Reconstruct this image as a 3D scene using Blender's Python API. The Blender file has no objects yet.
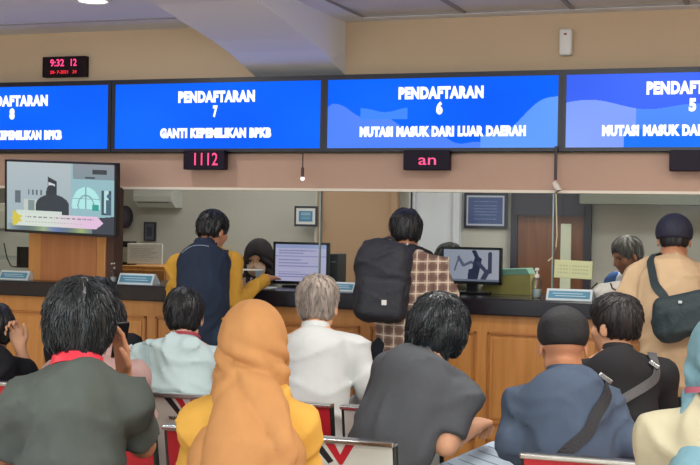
import bpy, bmesh, math, random
import numpy as np
from mathutils import Vector, Matrix, Euler
from mathutils.bvhtree import BVHTree
random.seed(7)
C = bpy.context.scene.collection
R = math.radians
# ------------------------------------------------------------------ camera
FPX = 1300.0; YAW = R(19.7); ROLL = R(1.0); PITCH = math.atan(10.5/FPX); CAMZ = 1.5
rot = Matrix.Rotation(YAW, 3, 'Z') @ Matrix.Rotation(math.pi/2-PITCH, 3, 'X') @ Matrix.Rotation(ROLL, 3, 'Z')
cam_data = bpy.data.cameras.new('camera'); cam = bpy.data.objects.new('camera', cam_data)
C.objects.link(cam); cam.matrix_world = Matrix.Translation((0, 0, CAMZ)) @ rot.to_4x4()
cam_data.sensor_width = 36; cam_data.lens = 36*FPX/700; cam_data.clip_start = .05
bpy.context.scene.camera = cam
def ray(px, py): return rot @ Vector((px-350, 232.5-py, -FPX))
def at(px, py, Y):
    d = ray(px, py); return Vector((0, 0, CAMZ)) + d*(Y/d.y)
def atX(px, py, X):
    d = ray(px, py); return Vector((0, 0, CAMZ)) + d*(X/d.x)
def atZ(px, py, Z):
    d = ray(px, py); return Vector((0, 0, CAMZ)) + d*((Z-CAMZ)/d.z)
def theta(px): return YAW + math.atan((350-px)/FPX)
# ------------------------------------------------------------------ materials
def lin(c):
    o = []
    for v in c:
        v = v/255.0
        o.append(v/12.92 if v <= .04045 else ((v+.055)/1.055)**2.4)
    return (*o, 1)
MATS = {}
def mat(name, col, rough=.6, metal=0, noise=0, nscale=8, bump=0, bscale=30, spec=.5, emit=None, estr=1, coat=0, stretch=None, alpha=1):
    if name in MATS: return MATS[name]
    m = bpy.data.materials.new(name); m.use_nodes = True
    nt = m.node_tree; b = nt.nodes['Principled BSDF']
    b.inputs['Base Color'].default_value = lin(col); b.inputs['Roughness'].default_value = rough
    b.inputs['Metallic'].default_value = metal; b.inputs['Specular IOR Level'].default_value = spec
    b.inputs['Coat Weight'].default_value = coat
    if emit:
        b.inputs['Emission Color'].default_value = lin(emit); b.inputs['Emission Strength'].default_value = estr
    if noise or bump:
        tc = nt.nodes.new('ShaderNodeTexCoord'); mp = nt.nodes.new('ShaderNodeMapping')
        nt.links.new(tc.outputs['Object'], mp.inputs['Vector'])
        if stretch: mp.inputs['Scale'].default_value = stretch
    if noise:
        n = nt.nodes.new('ShaderNodeTexNoise'); n.inputs['Scale'].default_value = nscale; n.inputs['Detail'].default_value = 4
        nt.links.new(mp.outputs[0], n.inputs['Vector'])
        r = nt.nodes.new('ShaderNodeValToRGB'); c = lin(col)
        r.color_ramp.elements[0].position = .3; r.color_ramp.elements[1].position = .7
        r.color_ramp.elements[0].color = (*[v*(1-noise) for v in c[:3]], 1)
        r.color_ramp.elements[1].color = (*[min(1, v*(1+noise)) for v in c[:3]], 1)
        nt.links.new(n.outputs['Fac'], r.inputs[0]); nt.links.new(r.outputs[0], b.inputs['Base Color'])
    if bump:
        n = nt.nodes.new('ShaderNodeTexNoise'); n.inputs['Scale'].default_value = bscale; n.inputs['Detail'].default_value = 3
        nt.links.new(mp.outputs[0], n.inputs['Vector'])
        bp = nt.nodes.new('ShaderNodeBump'); bp.inputs['Strength'].default_value = bump; bp.inputs['Distance'].default_value = .01
        nt.links.new(n.outputs['Fac'], bp.inputs['Height']); nt.links.new(bp.outputs[0], b.inputs['Normal'])
    MATS[name] = m; return m
def cloth(name, col, noise=.06): return mat('cloth_'+name, col, .85, noise=noise, nscale=25, bump=.6, bscale=9, spec=.2, stretch=(1, 1, .8))
def hairm(name, col, rough=.42): return mat('hair_'+name, col, rough, noise=.5, nscale=40, bump=.8, bscale=60, spec=.5, stretch=(1, 1, .12))
def emis(name, col, s): return mat(name, (10, 10, 12), .3, emit=col, estr=s, spec=.4)
def vcol_mat(name, estr=0, rough=.3, spec=.4):
    m = bpy.data.materials.new(name); m.use_nodes = True; nt = m.node_tree; b = nt.nodes['Principled BSDF']
    a = nt.nodes.new('ShaderNodeVertexColor'); a.layer_name = 'col'
    b.inputs['Roughness'].default_value = rough; b.inputs['Specular IOR Level'].default_value = spec
    if estr:
        b.inputs['Base Color'].default_value = (.01, .01, .01, 1)
        nt.links.new(a.outputs[0], b.inputs['Emission Color']); b.inputs['Emission Strength'].default_value = estr
    else: nt.links.new(a.outputs[0], b.inputs['Base Color'])
    return m
def wood(name, col, dark, scale=1.0, axis='Z', rough=.38):
    m = bpy.data.materials.new(name); m.use_nodes = True; nt = m.node_tree; b = nt.nodes['Principled BSDF']
    tc = nt.nodes.new('ShaderNodeTexCoord'); mp = nt.nodes.new('ShaderNodeMapping')
    mp.inputs['Scale'].default_value = (6*scale, 6*scale, .5*scale) if axis == 'Z' else (.5*scale, 6*scale, 6*scale)
    n = nt.nodes.new('ShaderNodeTexNoise'); n.inputs['Scale'].default_value = 5; n.inputs['Detail'].default_value = 6; n.inputs['Distortion'].default_value = .6
    r = nt.nodes.new('ShaderNodeValToRGB'); r.color_ramp.elements[0].position = .3; r.color_ramp.elements[1].position = .7
    r.color_ramp.elements[0].color = lin(dark); r.color_ramp.elements[1].color = lin(col)
    nt.links.new(tc.outputs['Object'], mp.inputs[0]); nt.links.new(mp.outputs[0], n.inputs[0]); nt.links.new(n.outputs['Fac'], r.inputs[0])
    nt.links.new(r.outputs[0], b.inputs['Base Color']); b.inputs['Roughness'].default_value = rough
    return m
def glass_mat(name, tint=(.93, .96, .95), refl=1.0, rough=.02):
    m = bpy.data.materials.new(name); m.use_nodes = True; nt = m.node_tree
    for n in list(nt.nodes): nt.nodes.remove(n)
    o = nt.nodes.new('ShaderNodeOutputMaterial'); t = nt.nodes.new('ShaderNodeBsdfTransparent'); g = nt.nodes.new('ShaderNodeBsdfGlossy')
    t.inputs[0].default_value = (*tint, 1); g.inputs['Roughness'].default_value = rough
    f = nt.nodes.new('ShaderNodeFresnel'); f.inputs[0].default_value = 1.5
    mx = nt.nodes.new('ShaderNodeMixShader'); mu = nt.nodes.new('ShaderNodeMath'); mu.operation = 'MULTIPLY'; mu.inputs[1].default_value = refl
    nt.links.new(f.outputs[0], mu.inputs[0]); nt.links.new(mu.outputs[0], mx.inputs[0])
    nt.links.new(t.outputs[0], mx.inputs[1]); nt.links.new(g.outputs[0], mx.inputs[2]); nt.links.new(mx.outputs[0], o.inputs[0])
    return m
def plaid_mat(name, base, light, dark):
    m = bpy.data.materials.new(name); m.use_nodes = True; nt = m.node_tree; b = nt.nodes['Principled BSDF']; b.inputs['Roughness'].default_value = .85
    tc = nt.nodes.new('ShaderNodeTexCoord'); cur = None
    def band(direction, scale, lo, hi, phase=0):
        w = nt.nodes.new('ShaderNodeTexWave'); w.wave_type = 'BANDS'; w.bands_direction = direction
        w.inputs['Scale'].default_value = scale; w.inputs['Distortion'].default_value = .6; w.inputs['Detail Scale'].default_value = .5; w.inputs['Phase Offset'].default_value = phase
        nt.links.new(tc.outputs['Object'], w.inputs[0])
        r = nt.nodes.new('ShaderNodeValToRGB'); r.color_ramp.elements[0].position = lo; r.color_ramp.elements[1].position = hi
        nt.links.new(w.outputs['Fac'], r.inputs[0]); return r.outputs[0]
    prev = None
    for (d, s, lo, hi, ph, col, f) in (('X', 6, .5, .62, 0, dark, .8), ('Z', 6, .5, .62, 0, dark, .8), ('X', 6, .93, .98, 3.1, light, .75), ('Z', 6, .93, .98, 3.1, light, .75)):
        mx = nt.nodes.new('ShaderNodeMix'); mx.data_type = 'RGBA'
        mu = nt.nodes.new('ShaderNodeMath'); mu.operation = 'MULTIPLY'; mu.inputs[1].default_value = f
        nt.links.new(band(d, s, lo, hi, ph), mu.inputs[0]); nt.links.new(mu.outputs[0], mx.inputs['Factor'])
        if prev is None: mx.inputs[6].default_value = lin(base)
        else: nt.links.new(prev, mx.inputs[6])
        mx.inputs[7].default_value = lin(col); prev = mx.outputs[2]
    nt.links.new(prev, b.inputs['Base Color']); return m
# ------------------------------------------------------------------ objects
def setp(o, label=None, cat=None, group=None, kind=None):
    if label: o['label'] = label
    if cat: o['category'] = cat
    if group: o['group'] = group
    if kind: o['kind'] = kind
    return o
def empty(name, loc=(0, 0, 0), rz=0, label=None, cat=None, group=None):
    o = bpy.data.objects.new(name, None); C.objects.link(o); o.location = loc; o.rotation_euler = (0, 0, rz); o.empty_display_size = .1
    return setp(o, label, cat, group)
def link_mesh(name, me, m, parent=None, smooth=False, loc=None):
    o = bpy.data.objects.new(name, me); C.objects.link(o)
    if m:
        for mm in (m if isinstance(m, (list, tuple)) else [m]): me.materials.append(mm)
    if parent: o.parent = parent
    if loc is not None: o.location = loc
    if smooth:
        for p in me.polygons: p.use_smooth = True
    return o
class MB:
    """collects shapes into one mesh"""
    def __init__(s): s.bm = bmesh.new()
    def box(s, lo, hi, bev=0, mi=0, rot=None, seg=2):
        lo = Vector(lo); hi = Vector(hi); c = (lo+hi)/2; d = hi-lo
        r = bmesh.ops.create_cube(s.bm, size=1)
        vs = r['verts']
        for v in vs: v.co = Vector((v.co.x*d.x, v.co.y*d.y, v.co.z*d.z))
        fs = set(f for v in vs for f in v.link_faces)
        for f in fs: f.material_index = mi
        if bev:
            es = list(set(e for v in vs for e in v.link_edges))
            b = bmesh.ops.bevel(s.bm, geom=es, offset=min(bev, min(d)*.49), segments=seg, affect='EDGES', profile=.5)
            vs = list(set(v for f in b['faces'] for v in f.verts) | set(v for v in vs if v.is_valid))
        for v in vs:
            if rot is not None: v.co = rot @ v.co
            v.co += c
        return s
    def tube(s, pts, r, seg=10, cap=True):
        pts = [Vector(p) for p in pts]; rs = r if isinstance(r, (list, tuple)) else [r]*len(pts)
        rings = []; up = Vector((0, 0, 1))
        for i, p in enumerate(pts):
            t = (pts[min(i+1, len(pts)-1)]-pts[max(i-1, 0)]).normalized()
            a = t.cross(up if abs(t.z) < .95 else Vector((1, 0, 0))).normalized(); b = t.cross(a)
            rings.append([s.bm.verts.new(p+(a*math.cos(2*math.pi*k/seg)+b*math.sin(2*math.pi*k/seg))*rs[i]) for k in range(seg)])
        for i in range(len(rings)-1):
            for k in range(seg): s.bm.faces.new((rings[i][k], rings[i][(k+1) % seg], rings[i+1][(k+1) % seg], rings[i+1][k]))
        if cap: s.bm.faces.new(rings[0][::-1]); s.bm.faces.new(rings[-1])
        return s
    def lathe(s, prof, c=(0, 0, 0), seg=24, sx=1, sy=1):
        c = Vector(c); rings = []
        for (r, z) in prof: rings.append([s.bm.verts.new(c+Vector((max(r, 1e-4)*sx*math.cos(2*math.pi*k/seg), max(r, 1e-4)*sy*math.sin(2*math.pi*k/seg), z))) for k in range(seg)])
        for i in range(len(rings)-1):
            for k in range(seg): s.bm.faces.new((rings[i][k], rings[i][(k+1) % seg], rings[i+1][(k+1) % seg], rings[i+1][k]))
        s.bm.faces.new(rings[0][::-1]); s.bm.faces.new(rings[-1]); return s
    def prism(s, poly, ax, a, b):
        """poly in the two axes other than ax, extruded from a to b"""
        def P(u, v, w): return {'x': (w, u, v), 'y': (u, w, v), 'z': (u, v, w)}[ax]
        A = [s.bm.verts.new(P(u, v, a)) for u, v in poly]; B = [s.bm.verts.new(P(u, v, b)) for u, v in poly]
        n = len(poly)
        for i in range(n): s.bm.faces.new((A[i], A[(i+1) % n], B[(i+1) % n], B[i]))
        s.bm.faces.new(A[::-1]); s.bm.faces.new(B); return s
    def build(s, name, m, parent=None, smooth=False, loc=None):
        bmesh.ops.recalc_face_normals(s.bm, faces=s.bm.faces[:])
        me = bpy.data.meshes.new(name); s.bm.to_mesh(me); s.bm.free()
        o = link_mesh(name, me, m, parent, smooth, loc)
        if smooth:
            try: me.set_sharp_from_angle(angle=R(40))
            except Exception: pass
        return o
def struct(o): o['kind'] = 'structure'; return o
def text(body, size, m, parent, loc, rotm=None, name='lettering', sx=1.0, bold=0, ext=.001, space=1, align='CENTER', width=None):
    cu = bpy.data.curves.new('t', 'FONT'); cu.body = body; cu.size = size; cu.align_x = align; cu.align_y = 'CENTER'
    cu.extrude = ext; cu.offset = bold; cu.space_character = space; cu.resolution_u = 3
    to = bpy.data.objects.new('t', cu); C.objects.link(to); bpy.context.view_layer.update()
    dg = bpy.context.evaluated_depsgraph_get(); me = bpy.data.meshes.new_from_object(to.evaluated_get(dg))
    bpy.data.objects.remove(to); bpy.data.curves.remove(cu)
    if width:
        xs = [v.co.x for v in me.vertices]; sx = width/(max(xs)-min(xs))
    M = (rotm or Matrix.Rotation(math.pi/2, 3, 'X')) @ Matrix.Diagonal((sx, 1, 1))
    for v in me.vertices: v.co = M @ v.co
    me.materials.clear(); me.name = name
    return link_mesh(name, me, m, parent, loc=loc)
def painted(name, w, h, nx, ny, fn, m, parent, loc, th=.002):
    """flat panel facing -y whose picture is a colour attribute; fn(u,v)->rgb 0-255 (u right, v up)"""
    vs = []; cols = []
    for j in range(ny+1):
        for i in range(nx+1):
            vs.append(((i/nx-.5)*w, 0, (j/ny-.5)*h))
    fs = []
    for j in range(ny):
        for i in range(nx):
            a = j*(nx+1)+i; fs.append((a, a+1, a+nx+2, a+nx+1)); cols.append(lin(fn((i+.5)/nx, (j+.5)/ny)))
    me = bpy.data.meshes.new(name); me.from_pydata(vs, [], fs)
    ca = me.color_attributes.new('col', 'FLOAT_COLOR', 'CORNER')
    for p in me.polygons:
        for l in p.loop_indices: ca.data[l].color = cols[p.index]
    return link_mesh(name, me, m, parent, loc=loc)
# ------------------------------------------------------------------ implicit surfaces for figures
V = lambda *a: np.array(a, dtype=np.float32)
def cap(a, b, ra, rb=None, flat=None):
    a = V(*a); b = V(*b); rb = ra if rb is None else rb; r = max(ra, rb); ba = b-a; L = max(float(ba @ ba), 1e-9)
    def f(X, Y, Z):
        px, py, pz = X-a[0], Y-a[1], Z-a[2]
        t = np.clip((px*ba[0]+py*ba[1]+pz*ba[2])/L, 0, 1)
        px = px-t*ba[0]; py = py-t*ba[1]; pz = pz-t*ba[2]
        if flat:
            n, k = flat; q = (px*n[0]+py*n[1]+pz*n[2])*(k-1); px = px+q*n[0]; py = py+q*n[1]; pz = pz+q*n[2]
        return np.sqrt(px*px+py*py+pz*pz)-(ra+(rb-ra)*t)
    return (np.minimum(a, b)-r, np.maximum(a, b)+r, f)
def ell(c, r, M=None):
    c = V(*c); r = V(*r); rm = float(r.max())
    Mi = None if M is None else np.array(M.transposed(), dtype=np.float32)
    def f(X, Y, Z):
        px, py, pz = X-c[0], Y-c[1], Z-c[2]
        if Mi is not None:
            px, py, pz = (Mi[i, 0]*px+Mi[i, 1]*py+Mi[i, 2]*pz for i in range(3))
        k0 = np.sqrt((px/r[0])**2+(py/r[1])**2+(pz/r[2])**2); k1 = np.sqrt((px/r[0]**2)**2+(py/r[1]**2)**2+(pz/r[2]**2)**2)+1e-6
        return k0*(k0-1)/k1
    return (c-rm, c+rm, f)
def rbox(c, hlf, rad, M=None):
    c = V(*c); rm = float(np.linalg.norm(hlf)); Mi = None if M is None else np.array(M.transposed(), dtype=np.float32)
    def f(X, Y, Z):
        px, py, pz = X-c[0], Y-c[1], Z-c[2]
        if Mi is not None: px, py, pz = (Mi[i, 0]*px+Mi[i, 1]*py+Mi[i, 2]*pz for i in range(3))
        qx, qy, qz = abs(px)-hlf[0]+rad, abs(py)-hlf[1]+rad, abs(pz)-hlf[2]+rad
        return np.sqrt(np.maximum(qx, 0)**2+np.maximum(qy, 0)**2+np.maximum(qz, 0)**2)+np.minimum(np.maximum(qx, np.maximum(qy, qz)), 0)-rad
    return (c-rm, c+rm, f)
def field_mesh(prims, h, disp=None):
    """prims: list of (prim, blend, op)"""
    us = [p for p in prims if p[2] == 'u']
    lo = np.min([p[0][0] for p in us], axis=0)-.02-h*2; hi = np.max([p[0][1] for p in us], axis=0)+.02+h*2
    n = np.ceil((hi-lo)/h).astype(int)+1; F = np.full(n, .5, np.float32)
    ax = [lo[i]+h*np.arange(n[i], dtype=np.float32) for i in range(3)]
    for (pr, k, op) in prims:
        pad = k+3*h
        i0 = np.clip(np.floor((pr[0]-pad-lo)/h).astype(int), 0, n-1); i1 = np.clip(np.ceil((pr[1]+pad-lo)/h).astype(int)+1, 1, n)
        if (i1 <= i0).any(): continue
        sl = tuple(slice(i0[i], i1[i]) for i in range(3))
        d = pr[2](ax[0][sl[0]][:, None, None], ax[1][sl[1]][None, :, None], ax[2][sl[2]][None, None, :])
        A = F[sl]
        if op == 'u':
            if k > 0:
                t = np.clip(.5+.5*(A-d)/k, 0, 1); F[sl] = A*(1-t)+d*t-k*t*(1-t)
            else: F[sl] = np.minimum(A, d)
        else:
            d = -d
            if k > 0:
                t = np.clip(.5-.5*(A-d)/k, 0, 1); F[sl] = A*(1-t)+d*t+k*t*(1-t)
            else: F[sl] = np.maximum(A, d)
    if disp is not None: F = F+disp(ax[0][:, None, None], ax[1][None, :, None], ax[2][None, None, :]).astype(np.float32)
    F[0] = F[-1] = .5; F[:, 0] = F[:, -1] = .5; F[:, :, 0] = F[:, :, -1] = .5
    S = F < 0
    cnt = np.zeros(np.array(S.shape)-1, np.uint8)
    sh = [(i, j, k) for i in (0, 1) for j in (0, 1) for k in (0, 1)]
    for (i, j, k) in sh: cnt += S[i:S.shape[0]-1+i, j:S.shape[1]-1+j, k:S.shape[2]-1+k]
    act = (cnt > 0) & (cnt < 8); idx = np.argwhere(act); ids = np.full(act.shape, -1, np.int64); ids[act] = np.arange(len(idx))
    acc = np.zeros((len(idx), 3), np.float32); num = np.zeros(len(idx), np.float32)
    vals = {s: F[idx[:, 0]+s[0], idx[:, 1]+s[1], idx[:, 2]+s[2]] for s in sh}
    for a in sh:
        for d in range(3):
            if a[d]: continue
            b = list(a); b[d] = 1; b = tuple(b); fa, fb = vals[a], vals[b]
            m = (fa < 0) != (fb < 0); t = np.where(m, fa/np.where(m, fa-fb, 1), 0)
            p = np.tile(np.array(a, np.float32), (len(idx), 1)); p[:, d] = t
            acc[m] += p[m]; num[m] += 1
    verts = (idx+acc/np.maximum(num, 1)[:, None])*h+lo
    faces = []
    for d in range(3):
        e, g = [(1, 2), (2, 0), (0, 1)][d]
        s0 = [slice(None)]*3; s1 = [slice(None)]*3; s0[d] = slice(0, -1); s1[d] = slice(1, None)
        A, B = S[tuple(s0)], S[tuple(s1)]
        for flip in (0, 1):
            q = np.argwhere((A & ~B) if not flip else (~A & B))
            q = q[(q[:, e] > 0) & (q[:, g] > 0) & (q[:, e] < F.shape[e]-1) & (q[:, g] < F.shape[g]-1)]
            def idf(de, dg):
                w = q.copy(); w[:, e] -= de; w[:, g] -= dg; return ids[w[:, 0], w[:, 1], w[:, 2]]
            quad = np.stack([idf(1, 1), idf(0, 1), idf(0, 0), idf(1, 0)], 1)
            faces.append(quad if not flip else quad[:, ::-1])
    return verts, np.concatenate(faces)
def fm(name, prims, h, m, parent=None, disp=None, relax=1):
    v, f = field_mesh(prims, h, disp)
    me = bpy.data.meshes.new(name)
    me.vertices.add(len(v)); me.loops.add(f.size); me.polygons.add(len(f))
    if relax:   # light smoothing
        for _ in range(relax):
            s = np.zeros_like(v); c = np.zeros(len(v), np.float32)
            for k in range(4):
                a, b = f[:, k], f[:, (k+1) % 4]
                for j in range(3):
                    s[:, j] += np.bincount(a, v[b, j], len(v))
                c += np.bincount(a, minlength=len(v))
            v = v*.5+.5*s/np.maximum(c, 1)[:, None]
    me.vertices.foreach_set('co', v.astype(np.float32).ravel()); me.loops.foreach_set('vertex_index', f.ravel().astype(np.int32))
    me.polygons.foreach_set('loop_start', np.arange(0, f.size, 4, dtype=np.int32))
    me.update(calc_edges=True); me.validate()
    me.polygons.foreach_set('use_smooth', np.ones(len(me.polygons), bool))
    return link_mesh(name, me, m, parent)
def wrinkles(amp, seed=0, wl=.12, vert=1.0):
    rs = np.random.RandomState(seed); W = []
    for i in range(4):
        d = rs.normal(size=3); d[2] = abs(d[2])*1.2+.3; d /= np.linalg.norm(d); W.append((d*2*math.pi/(wl*rs.uniform(.8, 1.7)), rs.uniform(0, 6.28), rs.uniform(.6, 1), rs.normal(size=3)*7))
    def f(X, Y, Z):
        w = np.sin(9*X+13*Z+seed)+np.sin(14*Y-8*Z+seed*2)+.6*np.sin(23*X-17*Z+seed*3)
        t = 0
        for (k, p, a, g) in W:
            r = 1-np.abs(np.sin(.5*(k[0]*X+k[1]*Y+k[2]*Z+p+1.3*w))); m = .5+.5*np.sin(g[0]*X+g[1]*Y+g[2]*Z+p*3)
            t = t-a*(r**3)*m
        return amp*2.5*(t+.35)+amp*.3*w*.5
    return f
# ------------------------------------------------------------------ figures
vec = Vector
def hand(W, D, N, side, curl=(18, 30, 22), s=1.0, spread=.12):
    D = vec(D).normalized(); N = vec(N); N = (N-D*N.dot(D)).normalized()
    T = D.cross(N) if side > 0 else N.cross(D)
    W = vec(W); P = []
    of = (.030, .010, -.011, -.030); ml = (.088, .091, .086, .079); fl = ((.043, .026, .020), (.047, .029, .021), (.043, .027, .020), (.033, .020, .018)); fr = (.0088, .009, .0086, .0076)
    for i in range(4):
        K = W+(D*ml[i]+T*of[i])*s
        P.append((cap(W+T*of[i]*.45*s, K, .0145*s, .0115*s), .014, 'u'))
        d = (D+T*of[i]*spread*12).normalized(); a = 0; p = K
        for j in range(3):
            a += R(curl[j])*(1+.06*(i-1)); dd = d*math.cos(a)+N*math.sin(a); q = p+dd*fl[i][j]*s
            P.append((cap(p, q, fr[i]*s*(1-.08*j), fr[i]*s*(.92-.08*j)), .004, 'u')); p = q
    p = W+(D*.018+T*.022)*s
    for (a, b, c, l, r) in ((.62, .74, .25, .042, .0125), (.85, .35, .42, .033, .0108), (.9, .1, .5, .027, .0096)):
        q = p+(D*a+T*b+N*c).normalized()*l*s; P.append((cap(p, q, r*s, r*s*.9), .008 if l > .04 else .003, 'u')); p = q
    return P
def ring_band(name, c, M, rx, ry, h, th, m, parent, flare=.0, arc=(0, 360), seg=36, drop=0):
    bm = bmesh.new(); n = seg; rings = []
    full = arc[1]-arc[0] >= 360
    for i in range(n if full else n+1):
        a = R(arc[0]+(arc[1]-arc[0])*i/n); ca, sa = math.cos(a), math.sin(a); pr = []
        for (e, z) in ((0, 0), (th, 0), (th+flare*0, h), (flare*0, h)):
            k = 1+0; zz = z+drop*sa
            pr.append(bm.verts.new(vec(c)+M @ vec(((rx+e-flare*z/h)*ca, (ry+e-flare*z/h)*sa, zz))))
        rings.append(pr)
    for i in range(n):
        A = rings[i]; B = rings[(i+1) % len(rings)]
        for k in range(4): bm.faces.new((A[k], A[(k+1) % 4], B[(k+1) % 4], B[k]))
    if not full: bm.faces.new(rings[0]); bm.faces.new(rings[-1][::-1])
    bmesh.ops.recalc_face_normals(bm, faces=bm.faces[:])
    me = bpy.data.meshes.new(name); bm.to_mesh(me); bm.free()
    o = link_mesh(name, me, m, parent, True); me.set_sharp_from_angle(angle=R(50)); return o
def bvh_of(*obs):
    vs, ps = [], []
    for o in obs:
        b = len(vs); vs += [v.co.copy() for v in o.data.vertices]; ps += [tuple(b+i for i in p.vertices) for p in o.data.polygons]
    return BVHTree.FromPolygons(vs, ps)
def ribbon(name, bvh, way, w, th, m, parent, off=.003, n=40, snap=.12):
    """strap laid over a surface along a path"""
    way = [vec(p) for p in way]; pts = []
    segs = len(way)-1
    for i in range(n+1):
        t = i/n*segs; k = min(int(t), segs-1); u = t-k
        p0, p1, p2, p3 = way[max(k-1, 0)], way[k], way[k+1], way[min(k+2, segs)]
        pts.append(.5*((2*p1)+(p2-p0)*u+(2*p0-5*p1+4*p2-p3)*u*u+(3*p1-p0-3*p2+p3)*u**3))
    out = []; nr = []
    for p in pts:
        hit = bvh.find_nearest(p, snap) if bvh else (None,)*4
        if hit[0] is None: out.append(p); nr.append(None)
        else: out.append(hit[0]+hit[1]*off); nr.append(hit[1])
    for _ in range(3):
        out = [out[0]]+[(out[i-1]+out[i]*2+out[i+1])/4 for i in range(1, len(out)-1)]+[out[-1]]
    last = None; bm = bmesh.new(); rings = []
    for i in range(len(nr)):
        if nr[i] is None: nr[i] = last or next((x for x in nr if x), vec((0, -1, 0)))
        last = nr[i]
    for _ in range(4): nr = [nr[0]]+[(nr[i-1]+nr[i]+nr[i+1]).normalized() for i in range(1, len(nr)-1)]+[nr[-1]]
    for i, p in enumerate(out):
        t = (out[min(i+1, len(out)-1)]-out[max(i-1, 0)]).normalized(); s = t.cross(nr[i]).normalized(); q = s.cross(t)
        rings.append([bm.verts.new(p+s*a+q*b) for a, b in ((-w/2, -th*.3), (w/2, -th*.3), (w/2, th), (-w/2, th))])
    for i in range(len(rings)-1):
        for k in range(4): bm.faces.new((rings[i][k], rings[i][(k+1) % 4], rings[i+1][(k+1) % 4], rings[i+1][k]))
    bm.faces.new(rings[0]); bm.faces.new(rings[-1][::-1]); bmesh.ops.recalc_face_normals(bm, faces=bm.faces[:])
    me = bpy.data.meshes.new(name); bm.to_mesh(me); bm.free()
    return link_mesh(name, me, m, parent)
EYEW = mat('eye_white', (170, 160, 150), .4); EYEB = mat('eye_iris', (35, 22, 16), .25); LIP = mat('lips', (150, 85, 75), .5)
SKIN = {}
def skin(name, col): return mat('skin_'+name, col, .55, noise=.05, nscale=20, bump=.08, bscale=80, spec=.35)
def person(label, px, Y, rz=0, mode='sit', sx=0, fy=.08, tl=.50, hd=(0, 0, 0), sk=None, shirt=None, trousers=None, hair=None, arms={}, sw=.155, female=False, shz=0,
           group=None, bulk=1.0, hs=1.0, h=.0075, knees=None, hipz=None, x=None, wr=.0075, seed=0, hemdrop=0, z=0, twist=0):
    tl += .024; loc = at(px, 330, Y); hz = hipz or (.545 if mode == 'sit' else .87)
    root = empty('person', (loc.x if x is None else x, Y, z), R(rz), label, 'person', group)
    hip = vec((0, 0, hz)); neck = hip+vec((sx, fy, math.sqrt(max(tl*tl-sx*sx-fy*fy, .01))))
    mid = hip.lerp(neck, .42)+vec((0, -.015-.10*fy, 0)); up = hip.lerp(neck, .78)+vec((0, -.03-.06*fy, 0))
    ax = (neck-up).normalized()
    tw = R(twist); L = vec((math.cos(tw), math.sin(tw), 0)); Fw = vec((-math.sin(tw), math.cos(tw), 0))
    tilt = sx/tl
    def SH(s): return neck+L*s*sw+vec((0, 0, -.082+shz-s*tilt*.10))+Fw*(.005)+vec((0, -.01-.02*fy, 0))
    sh = {'R': SH(1), 'L': SH(-1)}
    M = Matrix.Rotation(R(hd[0]), 3, 'Z') @ Matrix.Rotation(-R(hd[1]), 3, 'X') @ Matrix.Rotation(R(hd[2]), 3, 'Y')
    Hc = neck+vec((0, .020+.14*fy, .004))+M @ vec((0, .012, .106*hs))
    HP = lambda *p: Hc+M @ (vec(p)*hs)
    P = []; a = lambda pr, k=.02, op='u': P.append((pr, k, op))
    flt = (tuple(Fw), 1.32)
    # torso under the clothes
    a(cap(hip+vec((0, 0, .02)), mid, .125*bulk, .115*bulk, flt)); a(cap(mid, up, .115*bulk, .125*bulk, flt), .04)
    a(cap(sh['L'], sh['R'], .045), .04); a(cap(neck-vec((0, .005, .05)), HP(0, -.012, -.055), .053, .05), .03)
    for s in 'LR': a(cap(neck+vec((0, -.01, .015)), sh[s], .038, .04), .03)
    # head
    a(ell(HP(0, -.010, .030), (.075*hs, .093*hs, .086*hs), M), .02); a(ell(HP(0, .030, -.035), (.060*hs, .062*hs, .072*hs), M), .025)
    a(ell(HP(0, .062, -.085), (.026*hs, .020*hs, .020*hs), M), .02); a(cap(HP(-.045, .0, -.065), HP(0, .055, -.085), .02, .018), .02); a(cap(HP(.045, .0, -.065), HP(0, .055, -.085), .02, .018), .02)
    for s in (-1, 1):
        a(ell(HP(s*.033, .088, .006), (.019, .014, .013), M), .01, 's')
        a(cap(HP(s*.014, .086, .026), HP(s*.048, .074, .024), .007), .012)
        a(ell(HP(s*.042, .062, -.022), (.022, .02, .02), M), .02)
        a(ell(HP(s*.079, -.004, -.012), (.008*hs, .019*hs, .031*hs), M @ Matrix.Rotation(R(-s*18), 3, 'Z')), .006)
        a(ell(HP(s*.0905, .0, -.010), (.005, .010, .017), M), .004, 's')
    a(cap(HP(0, .088, .016), HP(0, .108, -.026), .008, .011), .01); a(ell(HP(0, .098, -.032), (.017, .012, .009), M), .008)
    a(cap(HP(-.018, .086, -.054), HP(.018, .086, -.054), .006), .008)
    # legs
    hj = {s: hip+vec((k*.09*bulk, 0, -.01)) for s, k in (('R', 1), ('L', -1))}
    if knees: kn = {s: vec(knees[s][0]) for s in 'LR'}; an = {s: vec(knees[s][1]) for s in 'LR'}
    elif mode == 'sit': kn = {'R': vec((.13, .375, .52)), 'L': vec((-.13, .375, .52))}; an = {'R': vec((.14, .345, .09)), 'L': vec((-.14, .345, .09))}
    else: kn = {'R': vec((.11, .03, .47)), 'L': vec((-.11, .03, .47))}; an = {'R': vec((.12, -.03, .09)), 'L': vec((-.12, -.03, .09))}
    for s in 'LR': a(cap(hj[s], kn[s], .07, .048), .02); a(cap(kn[s], an[s], .045, .032), .02); a(cap(an[s]-vec((0, .02, .04)), an[s]+vec((0, .12, -.055)), .03, .022), .02)
    # arms
    el, wr_ = {}, {}
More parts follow.
